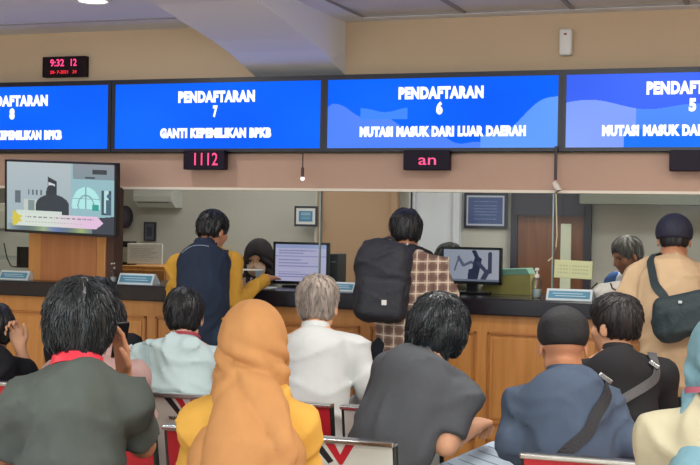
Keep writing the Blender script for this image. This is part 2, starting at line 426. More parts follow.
    for s, k in (('R', 1), ('L', -1)):
        A = arms.get(s) or ((sh[s]+vec((k*.03, .09, -.27)))[:], (k*.12, .36, .62), (-.1*k, 1, -.1), (0, .1, -1), (20, 30, 20))
        el[s], wr_[s] = vec(A[0]), vec(A[1])
        a(cap(sh[s], el[s], .042*bulk, .037), .03); a(cap(el[s], wr_[s], .037, .025), .015)
        P.extend(hand(wr_[s], A[2], A[3], k, A[4] if len(A) > 4 else (20, 30, 20), .93 if female else 1.0))
    body = fm('body', P, h, sk, root, relax=1)
    # eyes, lips
    for s in (-1, 1):
        mb = MB(); bmesh.ops.create_uvsphere(mb.bm, u_segments=12, v_segments=8, radius=.0108)
        o = mb.build('eye', [EYEW, EYEB], root, True)
        for p in o.data.polygons: p.material_index = 1 if p.center.y > .0070 else 0
        o.data.transform((M.to_4x4())); o.data.transform(Matrix.Translation(HP(s*.032, .071, .005)))
    fm('lips', [(cap(HP(-.02, .0855, -.052), HP(.02, .0855, -.052), .0062), 0, 'u'), (cap(HP(-.013, .087, -.060), HP(.013, .087, -.060), .0062), .003, 'u')], .004, LIP, root)
    out = dict(root=root, body=body, neck=neck, hip=hip, sh=sh, el=el, wr=wr_, Hc=Hc, M=M, HP=HP, mid=mid, up=up, L=L, Fw=Fw, hz=hz)
    # trousers
    T = []; t = lambda pr, k=.03, op='u': T.append((pr, k, op))
    t(cap(hip+vec((-.06, 0, -.005)), hip+vec((.06, 0, -.005)), .11*bulk, None, (tuple(Fw), 1.1)))
    t(cap(hip, mid, .13*bulk, .10*bulk, flt))
    for s in 'LR': t(cap(hj[s], kn[s], .088*bulk, .068), .03); t(cap(kn[s], an[s], .066, .058), .02)
    if mode == 'sit': t(rbox(hip+vec((0, .1, -.105-.30)), (.4, .30, .30), .0), .01, 's') if not knees else None
    out['trousers'] = fm('trousers', T, .013, trousers, root, wrinkles(.004, seed+3, .14), 1)
    for s in 'LR':
        fm('shoe', [(cap(an[s]+vec((0, -.04, -.055)), an[s]+vec((0, .14, -.06)), .036, .030), 0, 'u'), (cap(an[s]+vec((0, -.02, -.0)), an[s]+vec((0, .02, -.05)), .04, .04), .02, 'u'), (rbox(an[s]+vec((0, 0, -.09-.1)), (.3, .4, .1), 0), 0, 's')], .01, mat('shoe_black', (28, 27, 30), .5), root)
    # shirt
    if shirt:
        g = shirt.get('g', .016); S = []; q = lambda pr, k=.03, op='u': S.append((pr, k, op))
        hem = shirt.get('hem', 0)
        for s in 'LR':
            if shirt['sleeve'] == 'long': q(cap(sh[s], el[s], .044*bulk+g*.7, .038+g*.8), .05); q(cap(el[s], wr_[s]-(wr_[s]-el[s]).normalized()*.02, .038+g*.8, .028+g*.6), .02)
            elif shirt['sleeve'] == 'short':
                e = sh[s].lerp(el[s], .70); d = (el[s]-sh[s]).normalized(); q(cap(sh[s], e, .044*bulk+g*.7, .044+g*1.0), .045)
                q(rbox(e+d*(.06+.02), (.09, .09, .06), 0, d.to_track_quat('Z', 'Y').to_matrix()), .004, 's')
        q(cap(hip.lerp(mid, (.03-hem)/(mid.z-hip.z)), mid, (.122+g)*bulk, (.112+g)*bulk, (tuple(Fw), 1.25)), .03)
        q(cap(mid, up, (.112+g)*bulk, (.122+g)*bulk, flt), .05); q(cap(sh['L'], sh['R'], .036+g*.5), .06)
        for s in 'LR': q(cap(neck+vec((0, -.016, -.030)), sh[s], .044+g*.4, .042+g*.5), .04)
        q(cap(neck+vec((0, .03, .035)), neck+vec((0, .04, .2)), .056, .07), .008, 's')
        q(rbox(hip+vec((0, 0, .0-.09-hem-.2)), (.5, .5, .2), 0), .004, 's') if mode != 'sit' else q(rbox(hip+vec((0, .0, -.101-.2)), (.5, .5, .2), 0), .004, 's')
        out['shirt'] = fm(shirt.get('name', 'shirt'), S, .0105, shirt['m'], root, wrinkles(wr, seed, shirt.get('wl', .13)), 1)
        if shirt.get('collar') == 'polo':
            Mc = Matrix.Rotation(R(-14-60*max(fy-.1, 0)), 3, 'X')
            ring_band('collar', neck+vec((0, .006, .004)), Mc, .062, .066, .034, .004, shirt['m'], root, flare=-.010 if shirt['collar'] == 'crew' else .008)
    # hair
    if hair:
        st = hair['style']; tt = hair.get('t', .012); H = []; q = lambda pr, k=.01, op='u': H.append((pr, k, op)); nape = hair.get('nape', -.055)
        if st in ('short', 'top'):
            tl_ = min(tt, .004 if st == 'top' else .006)
            q(ell(HP(0, -.010, .030), ((.075+tl_)*hs, (.093+tl_)*hs, (.086+tl_)*hs), M), 0)
            q(ell(HP(0, -.034, -.020), ((.062+tl_)*hs, (.058+tl_)*hs, (.066+tl_)*hs), M), .03)
            q(ell(HP(0, -.012, .044), ((.073+tt)*hs, (.091+tt)*hs, (.078+tt)*hs), M), .02)
            if st == 'top': q(ell(HP(0, .012, .068), (.070, .088, .056), M), .015)
        else:
            q(ell(HP(0, -.012, .030), ((.075+tt)*hs, (.093+tt)*hs, (.086+tt)*hs), M), 0)
            q(ell(HP(0, -.036, -.012), ((.062+tt)*hs, (.052+tt)*hs, (.066+tt)*hs), M), .03)
        if st == 'full': q(ell(HP(0, -.040, -.035), ((.060+tt*.7)*hs, (.046+tt*.6)*hs, (.062)*hs), M), .02)
        if st == 'bob':
            for i, (ax_, ay, l) in enumerate(((-.07, -.02, -.085), (-.045, -.055, -.10), (0, -.070, -.105), (.045, -.055, -.10), (.072, -.015, -.08), (.068, .03, -.05))):
                q(cap(HP(ax_, ay, .0), HP(ax_*1.05, ay*1.05, l), .036, .020), .02)
        q(ell(HP(0, .115, -.040+hair.get('fr', 0)), (.11*hs, .080*hs, .105*hs), M), .01, 's')
        if st != 'bob': q(rbox(HP(0, 0, nape-.15), (.3, .3, .15), 0, M), .012, 's')
        if st not in ('full', 'bob'):
            for s in (-1, 1): q(ell(HP(s*.095, .010, -.025), (.03, .030, .040), M), .006, 's')
        Mi = np.array(M.transposed(), np.float32); hc = np.array(Hc); ph = seed
        amp = hair.get('amp', .0016)
        def dsp(X, Y, Z):
            x_, y_, z_ = X-hc[0], Y-hc[1], Z-hc[2]
            u, w, z2 = (Mi[i, 0]*x_+Mi[i, 1]*y_+Mi[i, 2]*z_ for i in range(3))
            th = np.arctan2(u, w+.03)
            return amp*(np.sin(th*11+22*z2+ph)+.7*np.sin(th*19-14*z2+2*ph)+.5*np.sin(th*7+30*z2))
        ho = fm('hair', H, .0055, hair['m'], root, dsp, 1); out['hair'] = ho
        # locks combed down from the crown, joined into the same mesh
        N_ = hair.get('locks', 420)
        if N_:
            rs = random.Random(seed*13+5); bv = bvh_of(ho); me = ho.data; nv = len(me.vertices)
            crown = HP(.012, -.055, .115); vs = []; fs = []; L0 = hair.get('len', .034)
            fl_ = [p for p in me.polygons]
            for _ in range(N_):
                pc = fl_[rs.randrange(len(fl_))].center.copy()
                l_ = L0*rs.uniform(.6, 1.4); step = l_/4; lift = hair.get('lift', .0035)*rs.uniform(.4, 1.5); wd = rs.uniform(.0022, .0048)
                sw_ = rs.uniform(-.45, .45); p0 = pc; ring0 = None; base = nv+len(vs); ok = True; pts = []
                for j_ in range(5):
                    hit = bv.find_nearest(p0)
                    if hit[0] is None: ok = False; break
                    nrm = hit[1]; d = (hit[0]-crown); d = d+M @ vec((0, 0, -.05)); d -= nrm*d.dot(nrm)
                    if d.length < 1e-5: ok = False; break
                    d.normalize(); sd = d.cross(nrm); d = (d+sd*sw_).normalized(); sd = d.cross(nrm)
                    pts.append((hit[0]+nrm*(lift*(.3+j_*.35)), sd, nrm, wd*(1-.22*j_), hit[0])); p0 = hit[0]+d*step
                    if j_ and (hit[0]-pts[-2][4]).length < step*.3: pts[-1] = (pts[-2][0]+d*step*.9, sd, nrm, wd*(1-.22*j_), hit[0])
                if not ok: continue
                for (c_, sd, nrm, w_, _h) in pts: vs += [c_-sd*w_-nrm*.002, c_+nrm*w_*.5, c_+sd*w_-nrm*.002]
                for j_ in range(4):
                    a_ = base+3*j_
                    for k_ in range(3): fs.append((a_+k_, a_+(k_+1) % 3, a_+3+(k_+1) % 3, a_+3+k_))
            bm = bmesh.new(); bm.from_mesh(me); off = len(bm.verts)
            nvs = [bm.verts.new(v_) for v_ in vs]; bm.verts.ensure_lookup_table()
            for f_ in fs:
                ff = bm.faces.new([nvs[i_-nv] for i_ in f_]); ff.smooth = True
            bm.to_mesh(me); bm.free()
    return out
def lanyard(P, m, w=.02, label=None, rx=.070, dz=.012):
    n = P['neck']; Mc = Matrix.Rotation(R(-22), 3, 'X')
    o = ring_band('lanyard', n+vec((0, .002, dz)), Mc, rx, rx+.005, w, .003, m, P['root'], flare=.006)
    if label: o['label'] = label
    return o
# ------------------------------------------------------------------ the room
M_wall = mat('wall_cream', (202, 178, 148), .8, noise=.02, nscale=3)
M_head = mat('wall_header', (184, 152, 134), .75, noise=.02, nscale=3)
M_ceil = mat('ceiling_white', (232, 236, 244), .8)
M_tile = mat('ceiling_tile', (215, 214, 212), .85, noise=.03, nscale=60)
M_grid = mat('ceiling_grid', (150, 148, 150), .6)
M_floor = mat('floor_tile', (200, 190, 175), .35, noise=.05, nscale=2)
M_office = mat('office_wall', (186, 184, 178), .8, noise=.02, nscale=3)
M_black = mat('black_plastic', (14, 15, 20), .45); M_bezel = mat('bezel_navy', (16, 20, 38), .4)
M_white = mat('white_plastic', (226, 226, 222), .45)
M_gran = mat('black_granite', (26, 26, 34), .22, noise=.15, nscale=120)
M_counter = wood('counter_wood', (202, 142, 78), (186, 126, 64), 1.0)
M_counter_d = wood('counter_wood_dark', (120, 72, 38), (100, 60, 30), 1.0)
M_counter_m = wood('counter_wood_moulding', (176, 116, 60), (160, 102, 50), 1.0)
M_steel = mat('steel', (170, 170, 170), .28, 1.0)
M_glass = glass_mat('glass', (.84, .87, .86), .11, .16)
M_edge = mat('glass_edge', (120, 140, 135), .2)
YW = 7.1; ZC = 2.66; YG = 7.0; ZH = 1.69; YO = 9.7; ZD = 1.11
XL, XR, YB = -8.0, 4.0, -3.0
def sbox(name, lo, hi, m, **k): return struct(MB().box(lo, hi, **k).build(name, m))
sbox('floor', (XL, YB, -.1), (XR, YO+.1, 0), M_floor)
cl = at(345, 75, YW); Xr = cl.x; Xl = at(256, 77, YW).x
sbox('ceiling', (XL, YB, ZC), (Xr, YW, ZC+.1), M_ceil)
cc = MB().box((Xr, YB, ZC+.012), (XR, YW, ZC+.1)).build('ceiling', M_tile); struct(cc)
b = MB(); b.box((Xr, YW-.12, ZC-.0), (XR, YW, ZC+.012)); b.box((Xr, YB, ZC), (Xr+.14, YW-.12, ZC+.012)); struct(b.build('trim_1', M_ceil))
g = MB()
for i in range(14):
    xx = Xr+.14+i*.6
    if xx < XR: g.box((xx-.012, YB, ZC+.002), (xx+.012, YW-.12, ZC+.012))
for j in range(16):
    yy = YW-.12-j*.6
    if yy > YB: g.box((Xr+.14, yy-.012, ZC+.003), (XR, yy+.012, ZC+.013))
struct(g.build('trim_2', M_grid))
s = at(70, 23, YW); sj = atZ(70, 22, ZC); struct(MB().box((XL, sj.y-.01, ZC-.004), (Xl-.1, sj.y+.01, ZC)).build('trim_3', M_grid))
sbox('wall_back', (XL, YW, ZH), (XR, YW+.12, ZC+.1), M_wall)          # above the counter glass
sbox('trim_4', (XL, YG-.02, ZH), (XR, YW, 1.888), M_head)
sbox('trim_5', (XL, YG-.035, ZH-.015), (XR, YG+.05, ZH), mat('trim_white', (225, 215, 200), .5))
sbox('wall_left', (XL-.1, YB, 0), (XL, YO, ZC+.1), M_wall); sbox('wall_right', (XR, YB, 0), (XR+.1, YO, ZC+.1), M_wall)
sbox('wall_front', (XL, YB-.1, 0), (XR, YB, ZC+.1), M_wall)
for i, xw in enumerate((-6.2, -3.6, -1.0, 1.6)):      # windows in the wall behind the waiting room
    w_ = struct(MB().box((xw-.9, YB+.0, .9), (xw+.9, YB+.02, 2.4)).build('window_%d' % (i+11), glass_mat('window_glass_%d' % i)))
    q = MB()
    for lo, hi in (((xw-.96, YB, .84), (xw-.9, YB+.06, 2.46)), ((xw+.9, YB, .84), (xw+.96, YB+.06, 2.46)), ((xw-.9, YB, .84), (xw+.9, YB+.06, .9)), ((xw-.9, YB, 2.4), (xw+.9, YB+.06, 2.46)), ((xw-.03, YB, .9), (xw+.03, YB+.06, 2.4))): q.box(lo, hi)
    q.build('window_frame', M_white, w_)
    l = bpy.data.lights.new('daylight', 'AREA'); l.shape = 'RECTANGLE'; l.size = 1.75; l.size_y = 1.45; l.energy = (36, 56, 72, 78)[i]; l.color = (.86, .95, 1)
    o = bpy.data.objects.new('light', l); C.objects.link(o); o.location = (xw, YB+.08, 1.65); o.rotation_euler = (R(90), 0, 0)
# haunched beam running from the counter wall towards the waiting room
pr = [(YW, 2.30)]
for (px, py) in ((345, 75), (333, 62), (322, 50), (308, 38), (258, 0)):
    p = atX(px, py, Xr); pr.append((p.y, p.z))
poly = [(YW, ZC+.05), (YW, pr[1][1])]+pr[2:]+[(4.4, 2.60), (YB, 2.60), (YB, ZC+.05)]
struct(MB().prism(poly, 'x', Xl, Xr).build('trim_6', M_ceil, smooth=False))
# office behind the glass
sbox('wall_office', (XL, YO, 0), (XR, YO+.1, ZC), M_office)
sbox('ceiling_office', (XL, YW+.12, 2.5), (XR, YO, 2.6), M_ceil)
def onwall(px, py, d=0): return at(px, py, YO-d)
def wallrect(name, x0, y0, x1, y1, m, th=.03, off=0, **k):
    a, b_ = onwall(x0, y1), onwall(x1, y0); c_ = onwall((x0+x1)/2, (y0+y1)/2)
    return MB().box((a.x, YO-off-th, a.z), (b_.x, YO-off, b_.z), **k).build(name, m)
M_tan = mat('tan_panel', (176, 142, 110), .6, noise=.03); M_dwhite = mat('door_white', (208, 212, 222), .5); M_ddark = mat('door_edge_dark', (40, 34, 48), .5)
M_dbrown = wood('door_brown', (120, 74, 44), (100, 58, 34), 1)
def door(n, x0, x1, m, edge, handle_px=None, py=250):
    d = MB().box((x0, YO-.05, 0), (x1, YO, 2.05), .004).build('door_%d' % n, m); struct(d)
    f = MB(); f.box((x0-.05, YO-.07, 0), (x0, YO, 2.1)); f.box((x1, YO-.07, 0), (x1+.05, YO, 2.1)); f.box((x0-.05, YO-.07, 2.05), (x1+.05, YO, 2.1)); f.build('door_frame', edge, d)
    MB().tube([(x1-.1, YO-.05, .98), (x1-.1, YO-.1, .98), (x1-.2, YO-.1, .98)], .01).build('door_handle', M_steel, d)
    return d
door(1, onwall(324, 240).x, onwall(393, 240).x, M_tan, M_tan)
door(2, onwall(417, 240).x, onwall(455, 240).x, M_dwhite, M_dwhite)
struct(wallrect('trim_7', 410, 150, 416, 400, M_ddark, .08))
struct(wallrect('trim_8', 316, 120, 323, 400, M_office, .10))
door(3, onwall(519, 240).x, onwall(585, 240).x, M_dbrown, M_ddark)
struct(wallrect('trim_9', 559, 224, 573, 420, mat('pale_panel', (200, 205, 185), .6), .02, .052))
struct(wallrect('trim_10', 517, 185, 587, 215, M_ddark, .03, .07))
struct(MB().box((at(588, 240, YO).x, 9.3, 1.66), (XR, 9.55, 2.0)).build('trim_11', mat('blind_box', (84, 86, 76), .7)))
# partition glass: panes, posts
pane_edges = [XL+.02, at(-60, 240, YG).x, at(112, 240, YG).x, at(320, 240, YG).x, at(553, 240, YG).x, at(760, 240, YG).x, XR-.02]
for i in range(6):
    w = MB().box((pane_edges[i]+.004, YG-.004, ZD+.002), (pane_edges[i+1]-.004, YG+.004, ZH-.015)).build('window_%d' % (i+1), M_glass); struct(w)
    if 0 < i: MB().box((pane_edges[i]-.004, YG-.008, ZD+.002), (pane_edges[i]+.004, YG+.008, ZH-.015)).build('window_edge', M_edge, w)
# counter
cb = empty('service_counter', (0, 6.75, 0), 0, 'long wooden service counter with raised panels under a black granite top', 'counter')
m_ = MB().box((XL+.005, 0.0, .08), (XR-.005, .60, 1.02)); m_.build('body', M_counter, cb)
MB().box((XL+.005, .03, 0), (XR-.005, .58, .08)).build('plinth', M_counter_d, cb)
MB().box((XL+.005, -.05, 1.02), (XR-.005, .66, ZD), .008).build('granite_top', M_gran, cb)
PW = .60; x0 = at(487, 380, 6.75).x
k = -12
while x0+k*(PW+.06) < 1.6:
    xa = x0+k*(PW+.06); xb = xa+PW
    if xa > XL+.1:
        q = MB()
        for (za, zb) in ((.44, .93), (.12, .36)):
            for lo, hi in (((xa, -.012, za), (xb, 0, za+.014)), ((xa, -.012, zb-.014), (xb, 0, zb)), ((xa, -.012, za), (xa+.014, 0, zb)), ((xb-.014, -.012, za), (xb, 0, zb))): q.box(lo, hi, .003)
        q.build('panel_moulding', M_counter_m, cb)
        q = MB()
        for (za, zb) in ((.44, .93), (.12, .36)): q.box((xa+.03, -.008, za+.03), (xb-.03, 0, zb-.03), .006)
        q.build('raised_panel', M_counter, cb)
    k += 1
# ------------------------------------------------------------------ displays over the counter
M_scr = vcol_mat('display_screen', 1.0, .3, .0); M_let = emis('display_letters', (255, 255, 255), 1.15)
YD = 6.93
zt = 2.306; zb = 1.918
def bluefn(kind):
    rs = random.Random(kind)
    def f(u, v):
        r, g_, bl = 0, 98, 250
        n = math.sin(u*7+kind)*math.sin(v*3+kind)*6
        if kind == 5:  # paler zones are window reflections painted into the screen colour
            r, g_, bl = 62, 104, 245
            e = .62-.16*u+.05*math.sin(u*14)
            if v < e: r, g_, bl = 80, 140, 250
            if v < e and u < .3: r, g_, bl = 130, 160, 248
            if v < .25 and u > .25: r, g_, bl = 30, 120, 250
        if kind == 6:  # light streaks here are painted-in reflections of the windows behind
            e = .62-.9*abs(u-.02)
            if v < e+.05*math.sin(u*30) : r, g_, bl = 80, 130, 245
            if .42 < v < .55-.03*math.sin(u*30) and .15 < u < .36: r, g_, bl = 60, 130, 245
            if u > .68 and v < .12+.55*(u-.68)/.3+.08*math.sin(u*22): r, g_, bl = 95, 155, 250
        return (r+n, g_+n, min(255, bl+n))
    return f
def display(px0, px1, lines, kind, label):
    xa = at(px0, 115, YD).x; xb = at(px1, 115, YD).x; w = xb-xa; h_ = zt-zb
    t = empty('queue_display', ((xa+xb)/2, YD, (zt+zb)/2), 0, label, 'screen', 'blue counter displays in the row over the counter')
    MB().box((-w/2-.022, .004, -h_/2-.02), (w/2+.022, .075, h_/2+.028), .004).box((-w/4, .075, -.1), (w/4, .165, .1)).build('housing', M_bezel, t)
    f = MB(); 
    for lo, hi in (((-w/2-.022, -.004, -h_/2-.02), (-w/2, .01, h_/2+.028)), ((w/2, -.004, -h_/2-.02), (w/2+.022, .01, h_/2+.028)), ((-w/2, -.004, -h_/2-.02), (w/2, .01, -h_/2)), ((-w/2, -.004, h_/2), (w/2, .01, h_/2+.028))): f.box(lo, hi)
    f.build('bezel', M_bezel, t)
    painted('screen', w, h_, 380, 120, bluefn(kind), M_scr, t, (0, .002, 0))
    for (body, cx, z, sz, wd) in lines:
        text(body, sz, M_let, t, (cx, -.001, z), bold=.0054, ext=.001, width=wd, space=1.12)
    return t
c7 = (at(115, 115, YD).x+at(320.5, 115, YD).x)/2
def X7(px): return at(px, 115, YD).x
display(115, 320.5, [('PENDAFTARAN', X7(216)-c7, .108, .085, X7(254.5)-X7(178)), ('7', X7(215)-c7, .022, .085, .03), ('GANTI KEPEMILIKAN BPKB', X7(215)-c7, -.105, .07, X7(271)-X7(160))], 7, 'blue counter display reading PENDAFTARAN 7, above the red 1112 sign')
c6 = (X7(327)+X7(558))/2
display(327.5, 558, [('PENDAFTARAN', X7(440)-c6, .108, .085, X7(483)-X7(398)), ('6', X7(439)-c6, .022, .085, .037), ('MUTASI MASUK DARI LUAR DAERAH', X7(441)-c6, -.105, .07, X7(524)-X7(358))], 6, 'blue counter display reading PENDAFTARAN 6, MUTASI MASUK DARI LUAR DAERAH')
x5a = X7(566); x5b = x5a+1.24; c5 = (x5a+x5b)/2
p5 = 350+ (0); xc5 = X7(694)
t5 = display(566, 350+1300*math.tan(math.atan(x5b/YD)+YAW), [('PENDAFTARAN', xc5-c5, .112, .085, .475), ('5', xc5-c5-.002, .022, .085, .037), ('MUTASI MASUK DARI LUAR DAERAH', xc5-c5, -.108, .07, .93)], 5, 'blue counter display reading PENDAFTARAN 5, furthest right of the row')
x8b = X7(108); x8a = x8b-1.2; c8 = (x8a+x8b)/2; xc8 = X7(13)
display(350+1300*math.tan(math.atan(x8a/YD)+YAW), 108, [('PENDAFTARAN', xc8-c8, .103, .085, 2*(X7(48.5)-xc8)), ('8', xc8-c8, .022, .085, .037), ('GANTI KEPEMILIKAN BPKB', X7(63)-c8-.33, -.11, .07, .66)], 8, 'blue counter display reading PENDAFTARAN 8, above the wall television')
# red queue number signs under the displays
M_red = emis('red_led', (255, 70, 130), 1.3); M_red2 = emis('red_led_pure', (255, 40, 60), 1.3)
M_signbox = mat('sign_box', (20, 8, 30), .5, spec=.2)
def ledsign(x0, x1, y0, y1, body, bsz, wd, label, cat='sign', cx=0, Yf=6.88, face=None, extra=(), group='red number signs under the displays'):
    a = at(x0, y1, Yf); b_ = at(x1, y0, Yf); w = b_.x-a.x; c = (a+b_)/2; hh = (at((x0+x1)/2, y0, Yf).z-at((x0+x1)/2, y1, Yf).z)
    t = empty('led_sign', (c.x, Yf, c.z), 0, label, cat, group)
    MB().box((-w/2, 0, -hh/2), (w/2, .06, hh/2), .004).build('housing', face or M_signbox, t)
    MB().box((-.05, .06, -.02), (.05, .10 if Yf > 6.87 else .1, .02)).build('bracket', M_black, t)
    if body: text(body, bsz, M_red, t, (cx, -.001, 0), bold=.0, width=wd)
    return t, w, hh
ledsign(183, 224, 150, 169.5, '1112', .105, .15, 'red LED number sign reading 1112 under the PENDAFTARAN 7 display', cx=.01)
ledsign(403, 449, 150, 170, 'an', .085, .10, 'red LED scrolling sign showing the letters an under display 6', cx=.01)
ledsign(669, 718, 150, 171, None, 0, 0, 'dark unlit LED sign under the PENDAFTARAN 5 display')
# digital clock on the wall
Yf = 7.05
a = at(42, 77, Yf); b_ = at(85, 56, Yf); w = b_.x-a.x; hh = .128; c = (a+b_)/2
ck = empty('digital_clock', (c.x, Yf, c.z), 0, 'black digital wall clock with red digits above the PENDAFTARAN 8 display', 'clock')
MB().box((-w/2, 0, -hh/2), (w/2, .05, hh/2), .004).build('case', mat('clock_case', (24, 8, 20), .5, spec=.2), ck)
text('9:32', .062, M_red, ck, (-.045, -.001, .022), bold=.001, width=.10); text('12', .062, M_red, ck, (.07, -.001, .022), bold=.001, width=.042)
text('20- 7-2021   24', .028, M_red2, ck, (0, -.001, -.035), width=.19)
# small white dispenser on the upper wall
a = at(559, 56, Yf); b_ = at(572, 29, Yf); c = (a+b_)/2
ds = empty('air_freshener', (c.x, 7.1, c.z), 0, 'small white automatic air freshener on the wall above the displays', 'air freshener')
MB().box((-.035, -.06, -.07), (.035, 0, .075), .012, seg=3).build('casing', M_white, ds, True)
MB().box((-.008, -.062, .04), (.008, -.059, .05), .001).build('sensor', mat('red_sensor', (140, 70, 70), .3), ds)
# television
a = at(2, 236, 6.62); 
tvc = at(60, 198, 6.62); tw_, th_ = .755, .432
tv = empty('television', (tvc.x, 6.62, tvc.z), 0, 'flat wall television showing a banner, mounted before the wooden pillar', 'television')
tv.rotation_euler = (R(4), R(.5+1.2), 0)
MB().box((-tw_/2, 0, -th_/2), (tw_/2, .045, th_/2), .006).build('housing', M_black, tv)
f = MB(); e = .012
for lo, hi in (((-tw_/2, -.006, -th_/2), (-tw_/2+e, .004, th_/2)), ((tw_/2-e, -.006, -th_/2), (tw_/2, .004, th_/2)), ((-tw_/2, -.006, -th_/2), (tw_/2, .004, -th_/2+.016)), ((-tw_/2, -.006, th_/2-e), (tw_/2, .004, th_/2))): f.box(lo, hi)
f.build('bezel', M_black, tv)
MB().box((-.1, .045, -.1), (.1, .075, .1)).tube([(0, .075, -.03), (0, .24, -.05)], .03).build('wall_bracket', M_black, tv)
def tvfn(u, v):
    # hall with arched window, a person's dark outline and a caption banner
    r, g_, b0 = 150+20*v, 172+10*v, 180+8*v
    if .60 < u: r, g_, b0 = 140, 180, 190
    if v > .78 and u > .62: r, g_, b0 = 120+60*(v-.78), 140, 150
    if v > .86 and .8 < u < .93 and v < .92: r, g_, b0 = 50, 60, 70
    if .73 < u < .82 and .79 < v < .82: r, g_, b0 = 60, 80, 90
    d = math.hypot((u-.74)/.13, (v-.40)/.27)
    if v > .35 and d < 1:
        r, g_, b0 = 170, 225, 225
        if abs(u-.74) < .006 or abs(v-.5) < .008 or abs(d-.55) < .04: r, g_, b0 = 120, 160, 165
    if .88 < u < .97 and .28 < v < .63:
        r, g_, b0 = 50, 75, 85
        if .905 < u < .945 and v > .3: r, g_, b0 = 175, 215, 220
        if math.hypot((u-.95)/.02, (v-.55)/.035) < 1 or (abs(u-.95) < .03 and v < .5): r, g_, b0 = 60, 95, 115
    if .80 < u < .86 and .33 < v < .42: r, g_, b0 = 40, 150, 140
    if .16 < u < .33 and .25 < v < .46: r, g_, b0 = 185, 195, 190
    if .2 < u < .26 and .28 < v < .45: r, g_, b0 = 120, 140, 140
    if .08 < u < .13 and .4 < v < .58: r, g_, b0 = 90, 105, 115
    if .2 < u < .34 and .52 < v < .6 and math.sin(u*160) > 0: r, g_, b0 = 90, 105, 115
    if .385 < u < .47 and .5 < v < .80-.8*(u-.385):
        r, g_, b0 = 40, 50, 62
        if .395 < u < .455 and .6 < v < .72 - .5*(u-.395): r, g_, b0 = 200, 210, 215
    if math.hypot((u-.42)/.05, (v-.56)/.12) < 1: r, g_, b0 = 38, 50, 62
    bw = .155 if v < .38 else .155*math.sqrt(max(0, 1-((v-.38)/.16)**2))
    if v > .2 and abs(u-.43) < bw and v < .54: r, g_, b0 = 42, 56, 68
    if v < .1: r, g_, b0 = 150-60*abs(math.sin(u*9)), 170-60*abs(math.sin(u*9)), 172-60*abs(math.sin(u*7))
    if u > .8 and v < .22+.2*(u-.8): r, g_, b0 = 50, 60, 75
    if .07 < u < .90-.06*abs(v-.16)/.09 and .07 < v < .25:
        k = min(1, max(0, (u-.4)/.35)); r, g_, b0 = 205+15*k, 215-30*k, 205+10*k
        if .19 < v < .21 and math.sin(u*190)*math.sin(u*70) > -.1 and .17 < u < .83: r, g_, b0 = 130, 130, 140
        if .12 < v < .135 and math.sin(u*210) > 0 and .17 < u < .7: r, g_, b0 = 165, 160, 165
    if .09 < u < .52 and .25 <= v < .30: r, g_, b0 = 200, 212, 205
    if math.hypot((u-.09)/.05, (v-.17)/.11)*(1+.25*math.cos(5*math.atan2(v-.17, u-.09))) < .85: r, g_, b0 = 205, 190, 70
    return (r, g_, b0)
painted('screen', tw_-2*e, th_-e-.016, 168, 105, tvfn, vcol_mat('television_picture', .95, .15, .5), tv, (0, -.001, .002))
# wooden pillar standing on the counter behind the television
a = at(28, 283, 6.86); b_ = at(105, 283, 6.86)
pl = empty('wooden_cabinet', ((a.x+b_.x)/2, 6.86, ZD), 0, 'wooden pillar cabinet standing on the counter behind the television', 'cabinet')
w = b_.x-a.x
MB().box((-w/2, 0, .0), (w/2, .13, .575), .004).build('body', M_counter, pl)
MB().box((-w/2+.09, -.006, .0), (w/2-.06, 0, .50), .002).build('front_panel', wood('cab_face', (184, 120, 72), (170, 106, 60)), pl)
MB().box((w/2, 0.01, 0), (w/2+.05, .12, .575)).build('side_post', mat('side_post_dark', (74, 42, 30), .5), pl)
